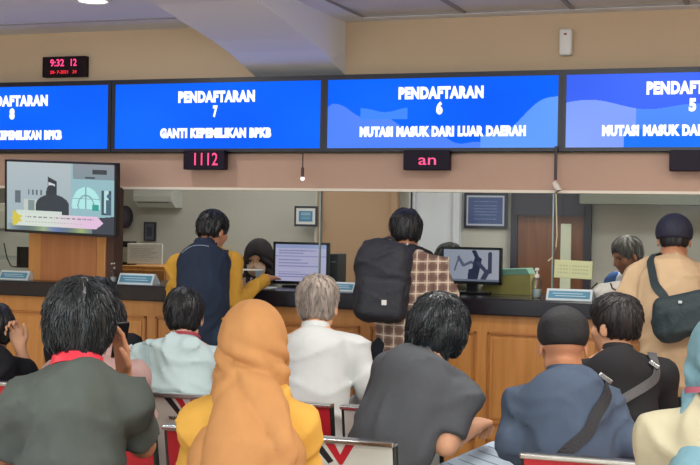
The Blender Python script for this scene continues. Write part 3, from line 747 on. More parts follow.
# ------------------------------------------------------------------ linked waiting chairs
M_red_p = mat('bench_red', (190, 36, 48), .4); M_wht_p = mat('bench_white', (214, 220, 214), .4); M_chrome = mat('chrome', (190, 192, 190), .22, 1.0)
M_ink = mat('ink_black', (30, 30, 34), .5); M_redink = mat('ink_red', (190, 30, 45), .5); M_dk = mat('dark_frame', (60, 66, 64), .4, .6)
PIT = .43; PWD = .395
def bench(Y, x_end, cols, label, side='right'):
    """x_end: outer edge of the end seat; cols from that edge inwards"""
    n = len(cols); sgn = -1 if side == 'right' else 1
    t = empty('linked_chairs', (x_end+sgn*n*PIT/2, Y, 0), 0, label, 'waiting chairs', 'linked waiting chairs set out in rows')
    bx = -sgn*n*PIT/2
    lean = Matrix.Rotation(R(10), 3, 'X')
    for i, col in enumerate(cols):
        cx = bx+sgn*(PIT*i+PWD/2)
        m = M_red_p if col == 'r' else M_wht_p
        mb = MB(); hw = PWD/2-.012
        # curved back shell
        prof = [(.0, .43), (-.015, .47), (-.028, .55), (-.045, .65), (-.068, .77), (-.072, .79)]
        poly = prof+[(y+.022, z_) for y, z_ in prof[::-1]]
        mb.prism(poly, 'x', cx-hw, cx+hw); br = mb.build('backrest', m, t)
        mb = MB(); mb.box((cx-PWD/2, -.092, .787), (cx+PWD/2, -.045, .805), .006, seg=3)
        mb.build('top_rail', M_chrome, br)
        for s_ in (-1, 1):
            mb = MB(); mb.tube([(cx+s_*(hw+.004), .03, .40), (cx+s_*(hw+.004), -.0, .47), (cx+s_*(hw+.004), -.03, .62), (cx+s_*(hw+.004), -.06, .79)], .011, 8)
            mb.build('side_frame', M_dk, br, True)
        if col == 'w':
            def pt(u, z_):
                for (y0, z0), (y1, z1) in zip(prof, prof[1:]):
                    if z0 <= z_ <= z1: return (cx+u, y0+(y1-y0)*(z_-z0)/(z1-z0)-.0015, z_)
                return (cx+u, -.073, z_)
            def poly3(pts, m_, nm):
                me = bpy.data.meshes.new(nm); k = len(pts); A = [pt(u, z_) for u, z_ in pts]; B = [(x_, y_+.0025, z_) for x_, y_, z_ in A]
                me.from_pydata(A+B, [], [tuple(range(k)), tuple(range(2*k-1, k-1, -1))]+[(j, j+k, (j+1) % k+k, (j+1) % k) for j in range(k)])
                return link_mesh(nm, me, m_, br)
            poly3([(-.092, .784), (-.060, .784), (-.016, .726), (-.034, .716)], M_ink, 'logo_stroke')
            poly3([(-.042, .784), (-.010, .784), (.008, .748), (.028, .784), (.058, .784), (.014, .716), (.004, .716)], M_redink, 'logo_stroke')
            tx = text('WAHANA ARTHA', .022, M_ink, br, (cx+.0, -.0615, .702), rotm=Matrix.Rotation(math.pi/2+R(11), 3, 'X'), bold=.0006, width=.15)
        mb = MB(); st = [(.0, .428), (.05, .415), (.25, .405), (.40, .415), (.43, .40), (.43, .385), (.40, .392), (.25, .383), (.05, .392), (-.01, .405)]
        mb.prism(st, 'x', cx-hw, cx+hw); mb.build('seat', m, t)
        if i == n-1 or (i == 0 and Y > 4.5):
            ax_ = cx+sgn*PIT/2
            MB().tube([(ax_, .03, .40), (ax_, .0, .58), (ax_, .06, .61), (ax_, .28, .61), (ax_, .31, .58), (ax_, .30, .40)], .012, 8).build('armrest', M_chrome, t, True)
    L_ = n*PIT
    MB().box((-L_/2, .14, .33), (L_/2, .20, .385), .004).build('beam', M_dk, t)
    for xx in (-L_/2+.25, L_/2-.25):
        MB().box((xx-.02, .15, .04), (xx+.02, .19, .34), .004).box((xx-.025, -.05, .0), (xx+.025, .26, .04), .008).build('leg', M_chrome, t)
    return t
RW0, RW1, RW2 = 2.88, 4.0, 4.72
bench(RW1, at(397, 437, RW1-.06).x, 'wrrr', 'middle row of linked chairs, white end back with logo beside red ones')
bench(RW1, at(521, 453, RW1-.06).x, 'rrrr', 'linked red waiting chairs behind the man in blue shirt and black cap', 'left')
bench(RW2, at(442, 409, RW2-.06).x, 'wrwwr', 'front row of linked chairs, white and red backs, under the grey-haired man')
bench(RW2, at(560, 413, RW2-.06).x, 'rrrr', 'front row of linked chairs under the man in black jacket', 'left')
bench(RW0, at(335, 600, RW0).x, 'rrrrr', 'linked waiting chairs under the orange hijab and grey tee people')
bench(RW0, at(600, 600, RW0).x, 'rrr', 'linked waiting chairs under the woman in cream jacket', 'left')
# ------------------------------------------------------------------ office things
sbox('floor_office', (XL, 7.48, 0), (XR, YO, .13), M_floor)
def deck(px, Y): return at(px, 300, Y).x
def nameplate(px0, px1, Y, h_, label, lines=True):
    xa, xb = at(px0, 285, Y).x, at(px1, 285, Y).x; w = xb-xa
    t = empty('counter_name_plate', ((xa+xb)/2, Y, ZD), 0, label, 'name plate', 'blue and white name plates on the counter')
    MB().prism([(0, 0), (.10, 0), (.10, .012), (.045, h_), (.035, h_)], 'x', -w/2, w/2).build('holder', mat('plate_white', (215, 225, 228), .35), t)
    a_ = math.atan2(.035, h_)
    me = MB().box((-w/2+.012, -.0015, -h_*.36), (w/2-.012, .0015, h_*.36), .0).build('blue_card', mat('plate_blue', (92, 150, 178), .4), t)
    me.rotation_euler = (-a_, 0, 0); me.location = (0, .0172-.003, h_*.5)
    tx = text('BPKB', h_*.35, mat('plate_text', (225, 235, 240), .5), t, (0, .0172-.006, h_*.5), rotm=Matrix.Rotation(math.pi/2-a_, 3, 'X'), width=w*.5) if False else None
    q = MB()
    for j, (u0, u1) in enumerate(((-.36, .3), (-.3, .36))): q.box((w*u0, -.0008, -h_*.12*(1 if j else -1)-.002), (w*u1, .0008, -h_*.12*(1 if j else -1)+.002))
    o = q.build('card_lines', mat('plate_text', (200, 220, 228), .5), t); o.rotation_euler = (-a_, 0, 0); o.location = (0, .0172-.006, h_*.5)
nameplate(-2, 27, 6.80, .055, 'blue and white counter name plate left of the wooden pillar')
nameplate(117, 152, 6.80, .062, 'blue and white counter name plate left of the man in navy vest')
nameplate(324, 354, 6.86, .050, 'blue and white counter name plate beside the first monitor, behind the backpack')
nameplate(546, 592, 6.78, .058, 'blue and white counter name plate beside the white bag')
def bottle(px, Y, h_, label):
    t = empty('sanitizer_bottle', (deck(px, Y), Y, ZD), 0, label, 'bottle', 'pump bottles on the counter')
    k = h_/.16
    MB().lathe([(.024*k, 0), (.027*k, .006*k), (.027*k, .085*k), (.020*k, .10*k), (.012*k, .108*k)], seg=20).build('bottle_body', glass_mat('clear_plastic_%d' % px, (.90, .93, .93), .8, .1), t, True)
    MB().lathe([(.0225*k, .006), (.0235*k, .012), (.0235*k, .045*k), (.02*k, .046*k)], seg=20).build('gel', mat('gel', (205, 215, 215), .2), t, True)
    MB().lathe([(.013*k, .106*k), (.013*k, .122*k), (.005*k, .124*k), (.005*k, .142*k), (.011*k, .144*k), (.011*k, .155*k), (.004*k, .157*k)], seg=14).tube([(0, -.003, .15*k), (-.0, -.035*k, .147*k)], .005*k, 8).build('pump', M_white, t, True)
bottle(113, 6.88, .125, 'clear pump bottle left of the man in navy vest')
bottle(536.5, 6.90, .165, 'clear pump bottle between the yellow box and the name plate')
def monitor(px0, px1, py0, py1, Y, fn, label, nx, ny, es, tilt=0, group='flat monitors on the counter', rz=0):
    a = at(px0, py1, Y); b_ = at(px1, py0, Y); w = b_.x-a.x; hh = at((px0+px1)/2, py0, Y).z-at((px0+px1)/2, py1, Y).z; c = (a+b_)/2
    t = empty('computer_monitor', (c.x, Y, ZD), R(rz), label, 'monitor', group); z0 = c.z-ZD
    MB().box((-w/2, 0, z0-hh/2), (w/2, .03, z0+hh/2), .005).box((-w/4, .03, z0-hh/4), (w/4, .055, z0+hh/4), .01).build('housing', M_black, t)
    f = MB(); e = .014
    for lo, hi in (((-w/2, -.005, z0-hh/2), (-w/2+e, .003, z0+hh/2)), ((w/2-e, -.005, z0-hh/2), (w/2, .003, z0+hh/2)), ((-w/2, -.005, z0-hh/2), (w/2, .003, z0-hh/2+e*1.2)), ((-w/2, -.005, z0+hh/2-e), (w/2, .003, z0+hh/2))): f.box(lo, hi)
    f.build('bezel', M_black, t)
    MB().box((-.03, .015, .008), (.03, .045, max(z0-hh/2+.02, .03)), .004).build('neck', M_black, t)
    MB().box((-.1, -.05, 0), (.1, .085, .012), .005, seg=3).build('base', M_black, t)
    if fn: painted('screen', w-2*e, hh-2*e, nx, ny, fn, vcol_mat('monitor_picture_%d' % px0, es, .2), t, (0, -.001, z0))
    return t
def mon1(u, v):
    r, g_, b0 = 196, 190, 226
    if v > .90: r, g_, b0 = 160, 170, 215
    if .66 < v < .70: r, g_, b0 = 165, 160, 205
    for k in (.83, .77, .58, .50, .42, .26, .2, .13):
        if abs(v-k) < .014 and .06 < u < .9-.4*abs(math.sin(k*30)) and math.sin(u*170) > -.5: r, g_, b0 = 130, 128, 180
    if .8 < u < .93 and .06 < v < .24 and math.sin(u*140)*math.sin(v*150) > -.2: r, g_, b0 = 120, 105, 150
    return r, g_, b0
def mon2(u, v):
    r, g_, b0 = 158+25*u, 162+20*u, 182+15*u
    def seg(x0, y0, x1, y1, w):
        dx, dy = x1-x0, y1-y0; t = max(0, min(1, ((u-x0)*dx+(v-y0)*dy)/(dx*dx+dy*dy))); return math.hypot(u-x0-t*dx, v-y0-t*dy) < w
    if seg(.36, .5, .27, .75, .03) or seg(.2, .35, .28, .8, .015) or seg(.36, .5, .5, .62, .035) or seg(.5, .62, .58, .5, .03): r, g_, b0 = 95, 100, 125
    if seg(.55, .95, .62, .7, .04) or seg(.62, .7, .55, .1, .07) or seg(.48, .0, .5, .35, .05): r, g_, b0 = 48, 52, 78
    if seg(.84, .9, .84, .3, .035) or seg(.80, .35, .72, .1, .05) or seg(.62, .6, .78, .3, .04): r, g_, b0 = 66, 70, 95
    if v < .08: r, g_, b0 = 120, 125, 145
    return r, g_, b0
monitor(273, 329, 242, 284, 7.13, mon1, 'flat monitor with a pale text page, right of the veiled clerk', 90, 60, .85)
monitor(441, 502, 247, 284, 7.075, mon2, 'flat monitor showing grey standing figures, left of the yellow box', 100, 64, .8)
monitor(17, 48, 247, 268, 7.30, None, 'black monitor seen beside the white cabinet, left of the wooden pillar', 1, 1, 0)
def box_thing(name, label, cat, px0, px1, Y, z0, z1, dep, m, bev=.004, grp=None):
    xa, xb = at(px0, 280, Y).x, at(px1, 280, Y).x
    o = MB().box((-(xb-xa)/2, 0, 0), ((xb-xa)/2, dep, z1-z0), bev).build(name, m); o.location = ((xa+xb)/2, Y, z0); setp(o, label, cat, grp); return o
bb = box_thing('computer_tower', 'slim black box behind the first monitor near the backpack', 'computer', 329, 337.5, 7.20, ZD, ZD+.20, .15, M_black)
MB().box((-.015, -.002, .15), (.015, .0, .155)).build('drive_slot', M_steel, bb)
wc = empty('filing_cabinet', (at(2, 280, 7.75).x, 7.75, .13), 0, 'white cabinet behind the glass left of the wooden pillar', 'cabinet')
MB().box((-.32, 0, 0), (.32, .4, 1.46), .006).build('body', mat('cab_white', (222, 222, 214), .5), wc)
for k in range(4):
    d_ = MB().box((-.30, -.012, .04+k*.35), (.30, 0, .36+k*.35), .003).build('drawer', mat('cab_white', (222, 222, 214), .5), wc)
    MB().box((-.06, -.03, .22+k*.35), (.06, -.012, .235+k*.35), .003).build('handle', M_steel, d_)
cbx = MB().tube([at(4, 243, 7.09), at(7, 258, 7.09), at(11, 266, 7.1), at(16, 267, 7.12), at(19, 265, 7.2)], .004, 6).build('cable', M_black, None, True); setp(cbx, 'thin black cable hanging beside the white cabinet', 'cable')
lc = empty('wooden_sideboard', (at(143, 280, 7.62).x, 7.62, .13), 0, 'low brown wooden cabinet behind the glass under the paper sign', 'cabinet')
MB().box((-.17, 0, 0), (.17, .4, 1.055), .004).build('body', M_counter, lc)
for s_ in (-1, 1):
    d_ = MB().box((min(s_*.004, s_*.165), -.012, .03), (max(s_*.004, s_*.165), 0, 1.03), .003).build('door', M_counter, lc); MB().box((s_*.03-.005, -.03, .5), (s_*.03+.005, -.012, .6)).build('handle', M_steel, d_)
def signfn(u, v):
    if .06 < u < .94 and .1 < v < .9:
        for k in range(9):
            if abs(v-.86+k*.09) < .02 and math.sin(u*140+k*9) > -.4 and u < .9-.1*(k % 3): return (190, 192, 194)
    return (240, 242, 240)
def frame_pic(name, px0, px1, py0, py1, Y, fn, label, cat, nx, ny, fr=.012, fm_=None, grp=None):
    a = at(px0, py1, Y); b_ = at(px1, py0, Y); w = b_.x-a.x; hh = at((px0+px1)/2, py0, Y).z-at((px0+px1)/2, py1, Y).z; c = (a+b_)/2
    t = empty(name, (c.x, Y, c.z), 0, label, cat, grp)
    MB().box((-w/2, 0, -hh/2), (w/2, .018, hh/2), .002).build('frame', fm_ or mat('frame_dark', (34, 34, 52), .4), t)
    painted('picture', w-2*fr, hh-2*fr, nx, ny, fn, vcol_mat(name+'_picture', 0, .35), t, (0, -.0015, 0)); return t
sg = frame_pic('paper_sign', 127, 162, 243.5, 264, 7.66, signfn, 'white printed paper sign standing on the low wooden cabinet behind glass', 'sign', 60, 34, .004, M_white)
dk = box_thing('document_tray', 'dark upright tray behind the white paper sign', 'tray', 121, 129, 7.72, 1.185, 1.345, .1, M_black)
MB().box((-.02, -.004, .02), (.02, .0, .12)).build('label_slot', M_steel, dk)
def certfn(u, v):
    if .14 < u < .86 and .16 < v < .84:
        r, g_, b0 = 70, 130, 175
        for k in (.7, .6, .45, .35):
            if abs(v-k) < .025 and .25 < u < .75: return (150, 185, 205)
        return (r, g_, b0)
    return (214, 216, 218)
def certfn2(u, v):
    r, g_, b0 = 62, 78, 128
    if u < .05 or u > .95 or v < .07 or v > .93: return (170, 176, 196)
    for k in (.8, .66, .56, .46, .36, .22):
        if abs(v-k) < .02 and .2 < u < .8 and math.sin(u*90+k*40) > -.5: return (104, 120, 165)
    return r, g_, b0
frame_pic('framed_certificate', 294, 317.5, 206, 226.5, YO-.13, certfn, 'small framed blue and white certificate above the first monitor', 'picture', 36, 30, .018, None, 'framed pictures on the office wall')
frame_pic('framed_certificate', 463.5, 507.5, 192.5, 228.5, YO-.025, certfn2, 'large framed dark blue certificate between white and brown doors', 'picture', 70, 50, .022, None, 'framed pictures on the office wall')
frame_pic('framed_certificate', 143.5, 155.5, 222, 241, YO-.025, lambda u, v: (62, 66, 84) if .2 < u < .8 and .2 < v < .8 else (90, 92, 104), 'small dark framed panel below the air conditioner', 'picture', 10, 14, .012, None, 'framed pictures on the office wall')
# wall speaker, air conditioner
a = at(125.5, 217, YO-.06)
sp = empty('wall_speaker', a, 0, 'oval black speaker on the office wall behind the glass', 'speaker')
q = MB().lathe([(.01, -.03), (.055, -.03), (.064, -.01), (.064, .04), (.03, .06)], seg=28, sy=1.5); o = q.build('casing', mat('speaker_dark', (46, 40, 52), .6), sp, True); o.data.transform(Matrix.Rotation(math.pi/2, 4, 'X'))
q = MB().lathe([(.005, .0), (.045, 0), (.048, .008), (.04, .012)], seg=24, sy=1.5); o = q.build('grille', mat('grille_dark', (70, 64, 78), .7), sp, True); o.data.transform(Matrix.Rotation(math.pi/2, 4, 'X')); o.location = (0, -.05, 0)
a = at(133, 207, YO-.2); b_ = at(171, 207, YO-.2)
ac = empty('air_conditioner', ((a.x+b_.x)/2, YO, a.z), 0, 'white split air conditioner high on the office wall behind the glass', 'air conditioner')
w = b_.x-a.x; MB().prism([(0, .0), (-.12, .0), (-.19, .05), (-.20, .09), (-.20, .26), (0, .26)], 'x', -w/2, w/2).build('casing', mat('ac_white', (196, 198, 196), .5), ac)
MB().box((-w/2+.03, -.185, .035), (w/2-.03, -.15, .045), rot=Matrix.Rotation(R(-30), 3, 'X')).build('louvre', mat('ac_grey', (130, 130, 130), .5), ac)
# clear two-tier stand in front of the clerk
ts = empty('acrylic_stand', (deck(251, 6.84), 6.84, ZD), 0, 'clear acrylic two-tier stand with papers before the veiled clerk', 'stand')
MB().box((-.11, 0, 0), (.11, .12, .006)).build('base_plate', M_white, ts); MB().box((-.11, .0, .10), (.03, .10, .106)).build('shelf', M_white, ts)
for x_ in (-.108, .028): MB().box((x_-.002, 0, .006), (x_+.002, .10, .10)).build('side_panel', M_edge, ts)
q = MB()
for k in range(6): q.box((-.08+k*.016, .02, .006), (-.072+k*.016, .05, .04+.02*math.sin(k*2)), .001)
q.build('papers', mat('paper_mix', (170, 150, 140), .7), ts)
# yellow storage box
yb = empty('storage_box', (deck(506, 7.18), 7.18, ZD), 0, 'translucent yellow box with teal lid behind glass right of the figure monitor', 'box')
w = at(528.5, 280, 7.14).x-at(482, 280, 7.14).x
mb = MB().prism([(-w/2-.02, 0), (w/2+.01, 0), (w/2, .115), (-w/2+.02, .10)], 'y', 0, .16); mb.build('box_body', mat('box_yellow', (176, 158, 84), .5, noise=.12, nscale=12), yb)
MB().prism([(-w/2+.02, .10), (w/2, .115), (w/2-.02, .147), (-w/2+.04, .135)], 'y', -.004, .164).build('lid', mat('lid_teal', (130, 178, 158), .5), yb)
# notice stuck on the glass
nt_ = frame_pic('paper_notice', 554, 592.5, 260.5, 278.5, YG-.012, lambda u, v: (180, 182, 140) if any(abs(v-k) < .03 for k in (.3, .5, .7)) and .1 < u < .9 and math.sin(u*80) > -.2 else (206, 208, 158), 'pale yellow paper notice stuck on the glass beside the hanging cord', 'notice', 40, 20, .002, mat('notice_yellow', (206, 208, 158), .7))
nt_.rotation_euler = (0, R(1.5), 0)
# hanging cords
hc = empty('hanging_cable', (at(556, 150, 6.90).x, 6.90, at(556, 150, 6.9).z), 0, 'hanging cable with a pale knot between displays 6 and 5', 'cable')
o = at(556, 150, 6.90)
MB().tube([Vector((0, 0, .02)), Vector((.0, 0, -.16))], .008, 8).build('rod', mat('rod_dark', (60, 52, 66), .5), hc, True)
q = [at(x_, y_, 6.90)-o for x_, y_ in ((554, 182), (556, 186), (559, 190), (556, 193))]
MB().tube(q, [.012, .02, .018, .01], 10).build('knot', mat('knot_white', (214, 206, 196), .7), hc, True)
q = [at(x_, y_, 6.90)-o for x_, y_ in ((556, 190), (556.5, 215), (557, 235), (556, 247), (553, 257), (548, 261))]
MB().tube(q, .0035, 6).build('cord', mat('cord_cream', (206, 196, 164), .7), hc, True)
o = at(303, 150, 6.90)
hm = empty('hanging_microphone', o, 0, 'thin dark rod with small white lit tip hanging under display 7', 'microphone')
MB().tube([Vector((0, 0, .0)), Vector((0, 0, -.10))], .004, 8).tube([(0, 0, -.10), (0, 0, -.155)], .009, 8).build('rod', mat('rod_brown', (70, 44, 44), .5), hm, True)
MB().lathe([(.004, -.175), (.011, -.17), (.012, -.16), (.008, -.153)], seg=12).build('tip', emis('lit_tip', (255, 245, 250), 1.5), hm, True)
# ------------------------------------------------------------------ people
SK = lambda n, c: skin(n, c)
tan = SK('tan', (186, 132, 100)); lite = SK('light', (206, 156, 124)); dark = SK('dark', (150, 98, 74)); red_l = mat('lanyard_red', (226, 50, 70), .45)
HB = hairm('black', (24, 26, 30)); HBg = hairm('black_gloss', (30, 36, 40), .3); HG = hairm('grey', (150, 138, 128), .6)
J_dark = cloth('jeans_dark', (38, 42, 50)); J_olive = cloth('olive', (52, 56, 50)); J_blue = cloth('jeans_blue', (40, 60, 78))
# front row
charcoal = cloth('charcoal', (86, 94, 90))
p = person('person in charcoal tee with red lanyard, full black hair, one hand at the cheek', 76, 3.22, 26, fy=.05, tl=.50, hd=(-4, 8, 0), sk=tan, seed=1, h=.006, hs=1.06, shz=-.022, sw=.152, wr=.0055,
    shirt=dict(m=charcoal, sleeve='short', collar='crew', g=.024), trousers=J_dark, hair=dict(style='full', t=.022, m=HBg, nape=-.090, amp=.0022, locks=1100, len=.045),
    arms={'R': ((.185, .18, .82), (.125, .20, 1.025), (-.10, -.08, 1), (-.8, -.5, 0), (14, 22, 18)), 'L': ((-.22, .10, .78), (-.1, .36, .63), (.2, 1, -.1), (0, .1, -1))})
lanyard(p, red_l, .030, rx=.076, dz=-.002)
ph = MB().box((-.032, -.004, -.055), (.032, .004, .055), .004, seg=3).build('smartphone', M_black); setp(ph, 'dark smartphone held at the cheek of the person in charcoal tee', 'phone')
MB().box((-.029, -.0055, -.05), (.029, -.004, .05)).build('phone_screen', mat('phone_glass', (10, 12, 16), .1), ph)
pm = p['root'].matrix_basis if False else (Matrix.Translation(p['root'].location) @ Matrix.Rotation(R(24), 4, 'Z'))
ph.matrix_world = pm @ Matrix.Translation((.10, .25, 1.13)) @ Euler((R(10), 0, R(60))).to_matrix().to_4x4()
orange = cloth('hijab_orange', (180, 130, 82), .04); yellow = cloth('blouse_yellow', (206, 158, 72), .03)
def hijab(p, m, kind, seed=0):
    HP, M, n = p['HP'], p['M'], p['neck']; H = []; q = lambda pr, k=.03, op='u': H.append((pr, k, op))
    q(ell(HP(0, -.014, .026), (.092, .112, .104), M), 0); q(ell(HP(0, -.015, -.035), (.086, .092, .085), M), .04)
    q(cap(HP(0, -.02, -.06), n+vec((0, -.012, .0)), .062, .056), .03)
    for s_ in 'LR': q(cap(n+vec((0, -.01, .0)), n.lerp(p['sh'][s_], .50)+vec((0, 0, -.04)), .058, .050), .04)
    if kind == 'drape':   # falls down the back in a wide point
        q(cap(n+vec((.0, -.055, -.05)), n+vec((-.025, -.140, -.36)), .088, .155, ((0, 1, 0), 1.20)), .03)
        q(cap(n+vec((0, -.035, -.09)), n+vec((.0, -.07, -.17)), .11, .14, ((0, 1, 0), 1.2)), .03)
        q(cap(n+vec((.0, .06, -.02)), n+vec((0, .10, -.25)), .09, .11, ((0, 1, 0), 1.4)), .05)
        # gathered twist at the nape and its tail
        q(cap(HP(-.078, -.03, -.085), HP(-.01, -.098, -.105), .022, .026), .018); q(cap(HP(-.01, -.098, -.105), HP(.075, -.06, -.075), .026, .02), .018)
        q(cap(HP(.035, -.095, -.10), n+vec((.085, -.165, -.15)), .026, .042, ((0, 1, 0), 1.6)), .012)
        q(cap(n+vec((.085, -.165, -.15)), n+vec((.075, -.205, -.26)), .042, .008, ((0, 1, 0), 1.6)), .012)
    else:
        q(cap(n+vec((0, -.03, -.02)), n+vec((0, -.06, -.16)), .085, .10, ((0, 1, 0), 1.4)), .05); q(cap(n+vec((.0, .07, -.02)), n+vec((0, .11, -.18)), .085, .09, ((0, 1, 0), 1.5)), .05)
    q(ell(HP(0, .125, -.022), (.062, .085, .080), M), .008, 's')
    hc = np.array(p['Hc']); nn = np.array(n)
    def d(X, Y, Z):
        th = np.arctan2(X-nn[0], -(Y-nn[1]-.05)); z_ = Z-nn[2]
        low = 1/(1+np.exp(-(.05-z_)*28))
        w = 1-2*np.abs(np.sin(th*4.3+z_*5+.6*np.sin(z_*15)+seed))
        w2 = 1-2*np.abs(np.sin(th*2.3-z_*9+seed*2))
        mid_ = np.exp(-((z_-.07)/.045)**2)
        return .013*low*(1-2*np.sqrt(np.abs(np.sin(th*3.6+z_*6+.7*np.sin(z_*13)+seed)))+.55*(1-2*np.sqrt(np.abs(np.sin(th*1.9-z_*10+seed*2)))))+.009*mid_*(1-2*np.abs(np.sin(z_*55+th*2.5)))+.0012*np.sin(th*9+z_*30)
    return fm('hijab', H, .0075, m, p['root'], d, 1)
p = person('woman in orange hijab and yellow blouse seated in front, back to the viewer', 251, 3.22, 20, fy=.04, tl=.48, hd=(0, 4, 0), sk=lite, seed=2, female=True, shz=-.03, sw=.130, bulk=.96, hs=.97,
    shirt=dict(m=yellow, sleeve='long', g=.022, name='blouse'), trousers=J_dark, wr=.008)
p['root']['label'] = 'person in orange hijab and yellow blouse seated in front, back to the viewer'
hijab(p, orange, 'drape', .4)
cream = cloth('jacket_cream', (176, 170, 144), .03); lblue = cloth('hijab_blue', (106, 142, 154), .10)
p = person('person in pale blue hijab and cream jacket seated at the picture edge', 729, 3.22, 4, fy=.06, tl=.50, hd=(10, 5, 0), sk=lite, seed=3, female=True, sw=.150, hs=.97,
    shirt=dict(m=cream, sleeve='long', g=.026, name='jacket'), trousers=J_dark, wr=.008)
hijab(p, lblue, 'drape', 1.7)
ring_band('lanyard', p['neck']+vec((-.0, -.01, .03)), Matrix.Rotation(R(-10), 3, 'X'), .098, .100, .014, .003, mat('lanyard_mauve', (170, 90, 110), .5), p['root'])
# middle row
navyp = cloth('polo_charcoal', (80, 83, 88), .03)
p = person('person in a charcoal polo with wavy black hair, leaning right, forearm out', 374, 4.25, 12, hipz=.56, sx=.17, fy=.13, tl=.482, twist=-30, hd=(-42, 16, 10), sk=lite, seed=4, h=.006,
    shirt=dict(m=navyp, sleeve='short', collar='polo', g=.022), trousers=J_olive, hair=dict(style='bob', t=.020, m=HBg, nape=-.1, amp=.0025, fr=-.01, locks=1100, len=.05), bulk=1.13,
    knees={'R': ((.30, .36, .53), (.30, .40, .09)), 'L': ((-.1, .42, .53), (-.1, .40, .09))},
    arms={'R': ((.255, -.02, .745), (.345, .12, .785), (.35, .9, .15), (0, .2, -1), (50, 70, 45)), 'L': ((-.04, .36, .78), (-.10, .50, .62), (.3, 1, -.1), (0, .1, -1))})
blue = cloth('shirt_blue', (72, 85, 104), .04)
p = person('person in a slate blue shirt and black brimless cap, seen from behind', 574, 4.20, 13, sx=-.02, fy=.18, shz=-.02, tl=.45, hd=(6, 10, 0), sk=tan, seed=5, bulk=1.08, sw=.138,
    arms={'R': ((.195, .08, .78), (.10, .34, .63), (-.2, 1, -.1), (0, .1, -1)), 'L': ((-.195, .08, .78), (-.10, .34, .63), (.2, 1, -.1), (0, .1, -1))},
    shirt=dict(m=blue, sleeve='long', collar='polo', g=.022), trousers=J_dark, hair=None)
HP, M = p['HP'], p['M']
capm = mat('cap_black', (20, 21, 25), .75, bump=.3, bscale=90)
fm('cap', [(ell(HP(0, -.012, .044), (.087, .105, .092), M), 0, 'u'), (rbox(HP(0, -.012, .050), (.076, .093, .052), .04, M), .02, 'u'), (rbox(HP(0, 0, -.15-.004), (.3, .3, .15), 0, M), .003, 's')], .0055, capm, p['root'])
bv = bvh_of(p['shirt'])
def bag_strap_thing(p, label, way, w, m, name='crossbody_bag', cat='bag', off=.011, bv=bv, bagpos=None, buckle_t=None, n=40):
    t = empty(name, p['root'].location, p['root'].rotation_euler.z, label, cat, 'shoulder bags worn by people')
    r = ribbon('strap', bv, way, w, .003, m, t, off, n)
    if buckle_t is not None:
        c = r.data.vertices[int(buckle_t*n)*4+2].co.copy(); nrm = (bv.find_nearest(c)[1] or vec((0, -1, 0)))
        MB().box((-w*.62, -.012, -.008), (w*.62, .002, .008), .002).build('buckle', M_chrome, t, loc=c+nrm*.003).rotation_euler = (0, R(35), 0)
    if bagpos:
        fm('pouch', [(rbox(bagpos[0], bagpos[1], .03), 0, 'u')], .01, m, t, wrinkles(.002, 4, .1))
        MB().tube([vec(bagpos[0])+vec((-bagpos[1][0]*.8, -bagpos[1][1]-.001, bagpos[1][2]*.4)), vec(bagpos[0])+vec((bagpos[1][0]*.8, -bagpos[1][1]-.001, bagpos[1][2]*.4))], .003, 6).build('zip', M_steel, t)
    return t
strapm = mat('strap_black', (34, 35, 40), .7, bump=.4, bscale=150)
n_ = p['neck']; s_ = p['sh']['R']
bag_strap_thing(p, 'black crossbody bag strap over the slate blue shirt', [n_+vec((.12, .13, -.12)), n_+vec((.125, .05, .03)), n_+vec((.12, -.10, -.03)), n_+vec((.05, -.18, -.15)), n_+vec((-.05, -.2, -.30)), n_+vec((-.13, -.2, -.42))], .04, strapm, buckle_t=.36)
mauve = cloth('mauve', (176, 146, 142), .04)
p = person('person in a mauve tee hidden behind the front person in charcoal tee', 88, 4.20, 20, sw=.145, fy=.20, tl=.445, hd=(0, 20, 0), sk=tan, seed=6,
    shirt=dict(m=mauve, sleeve='short', collar='crew', g=.022), trousers=J_dark, hair=dict(style='short', t=.012, m=HB))
p = person('person with black hair at the left picture edge raising a hand to the mouth', -18, 4.96, 26, fy=.24, tl=.365, hd=(-2, 16, 0), sk=lite, seed=7, h=.006,
    shirt=dict(m=cloth('black_top', (32, 32, 36)), sleeve='short', collar='crew', g=.022), trousers=J_dark, hair=dict(style='full', t=.018, m=HB, nape=-.07),
    arms={'R': ((.20, .20, .70), (.135, .26, .875), (-.15, .1, .45), (-.3, -1, 0), (40, 60, 40)), 'L': ((-.22, .2, .75), (-.1, .4, .63), (.2, 1, -.1), (0, .1, -1))})
# front row by the counter
white = cloth('shirt_white', (196, 199, 198), .02); white2 = cloth('shirt_white_blue', (190, 210, 212), .02)
p = person('person in a pale blue-white shirt with dark red lanyard, short black hair', 181, 4.90, 25, fy=.22, tl=.445, hd=(-2, 10, 0), sk=lite, seed=8, sw=.165,
    shirt=dict(m=white2, sleeve='long', collar='polo', g=.026), trousers=J_dark, hair=dict(style='short', t=.011, m=HB, nape=-.06), wr=.011)
lanyard(p, mat('lanyard_darkred', (160, 50, 66), .5), .016, rx=.079, dz=.014)
p = person('grey-haired person in a white shirt seated in the front row', 315, 4.90, 16, fy=.17, sx=-.015, tl=.495, hd=(-6, 10, 0), sk=lite, seed=9, sw=.165,
    shirt=dict(m=white, sleeve='long', collar='polo', g=.028), trousers=J_dark, hair=dict(style='short', t=.014, m=HG, nape=-.062), wr=.0085,
    arms={'R': ((.215, .12, .82), (.16, .36, .66), (-.2, 1, -.1), (0, .1, -1)), 'L': ((-.22, .12, .78), (-.12, .36, .63), (.1, 1, -.1), (0, .1, -1))})
jackm = cloth('jacket_black', (40, 40, 42), .03)
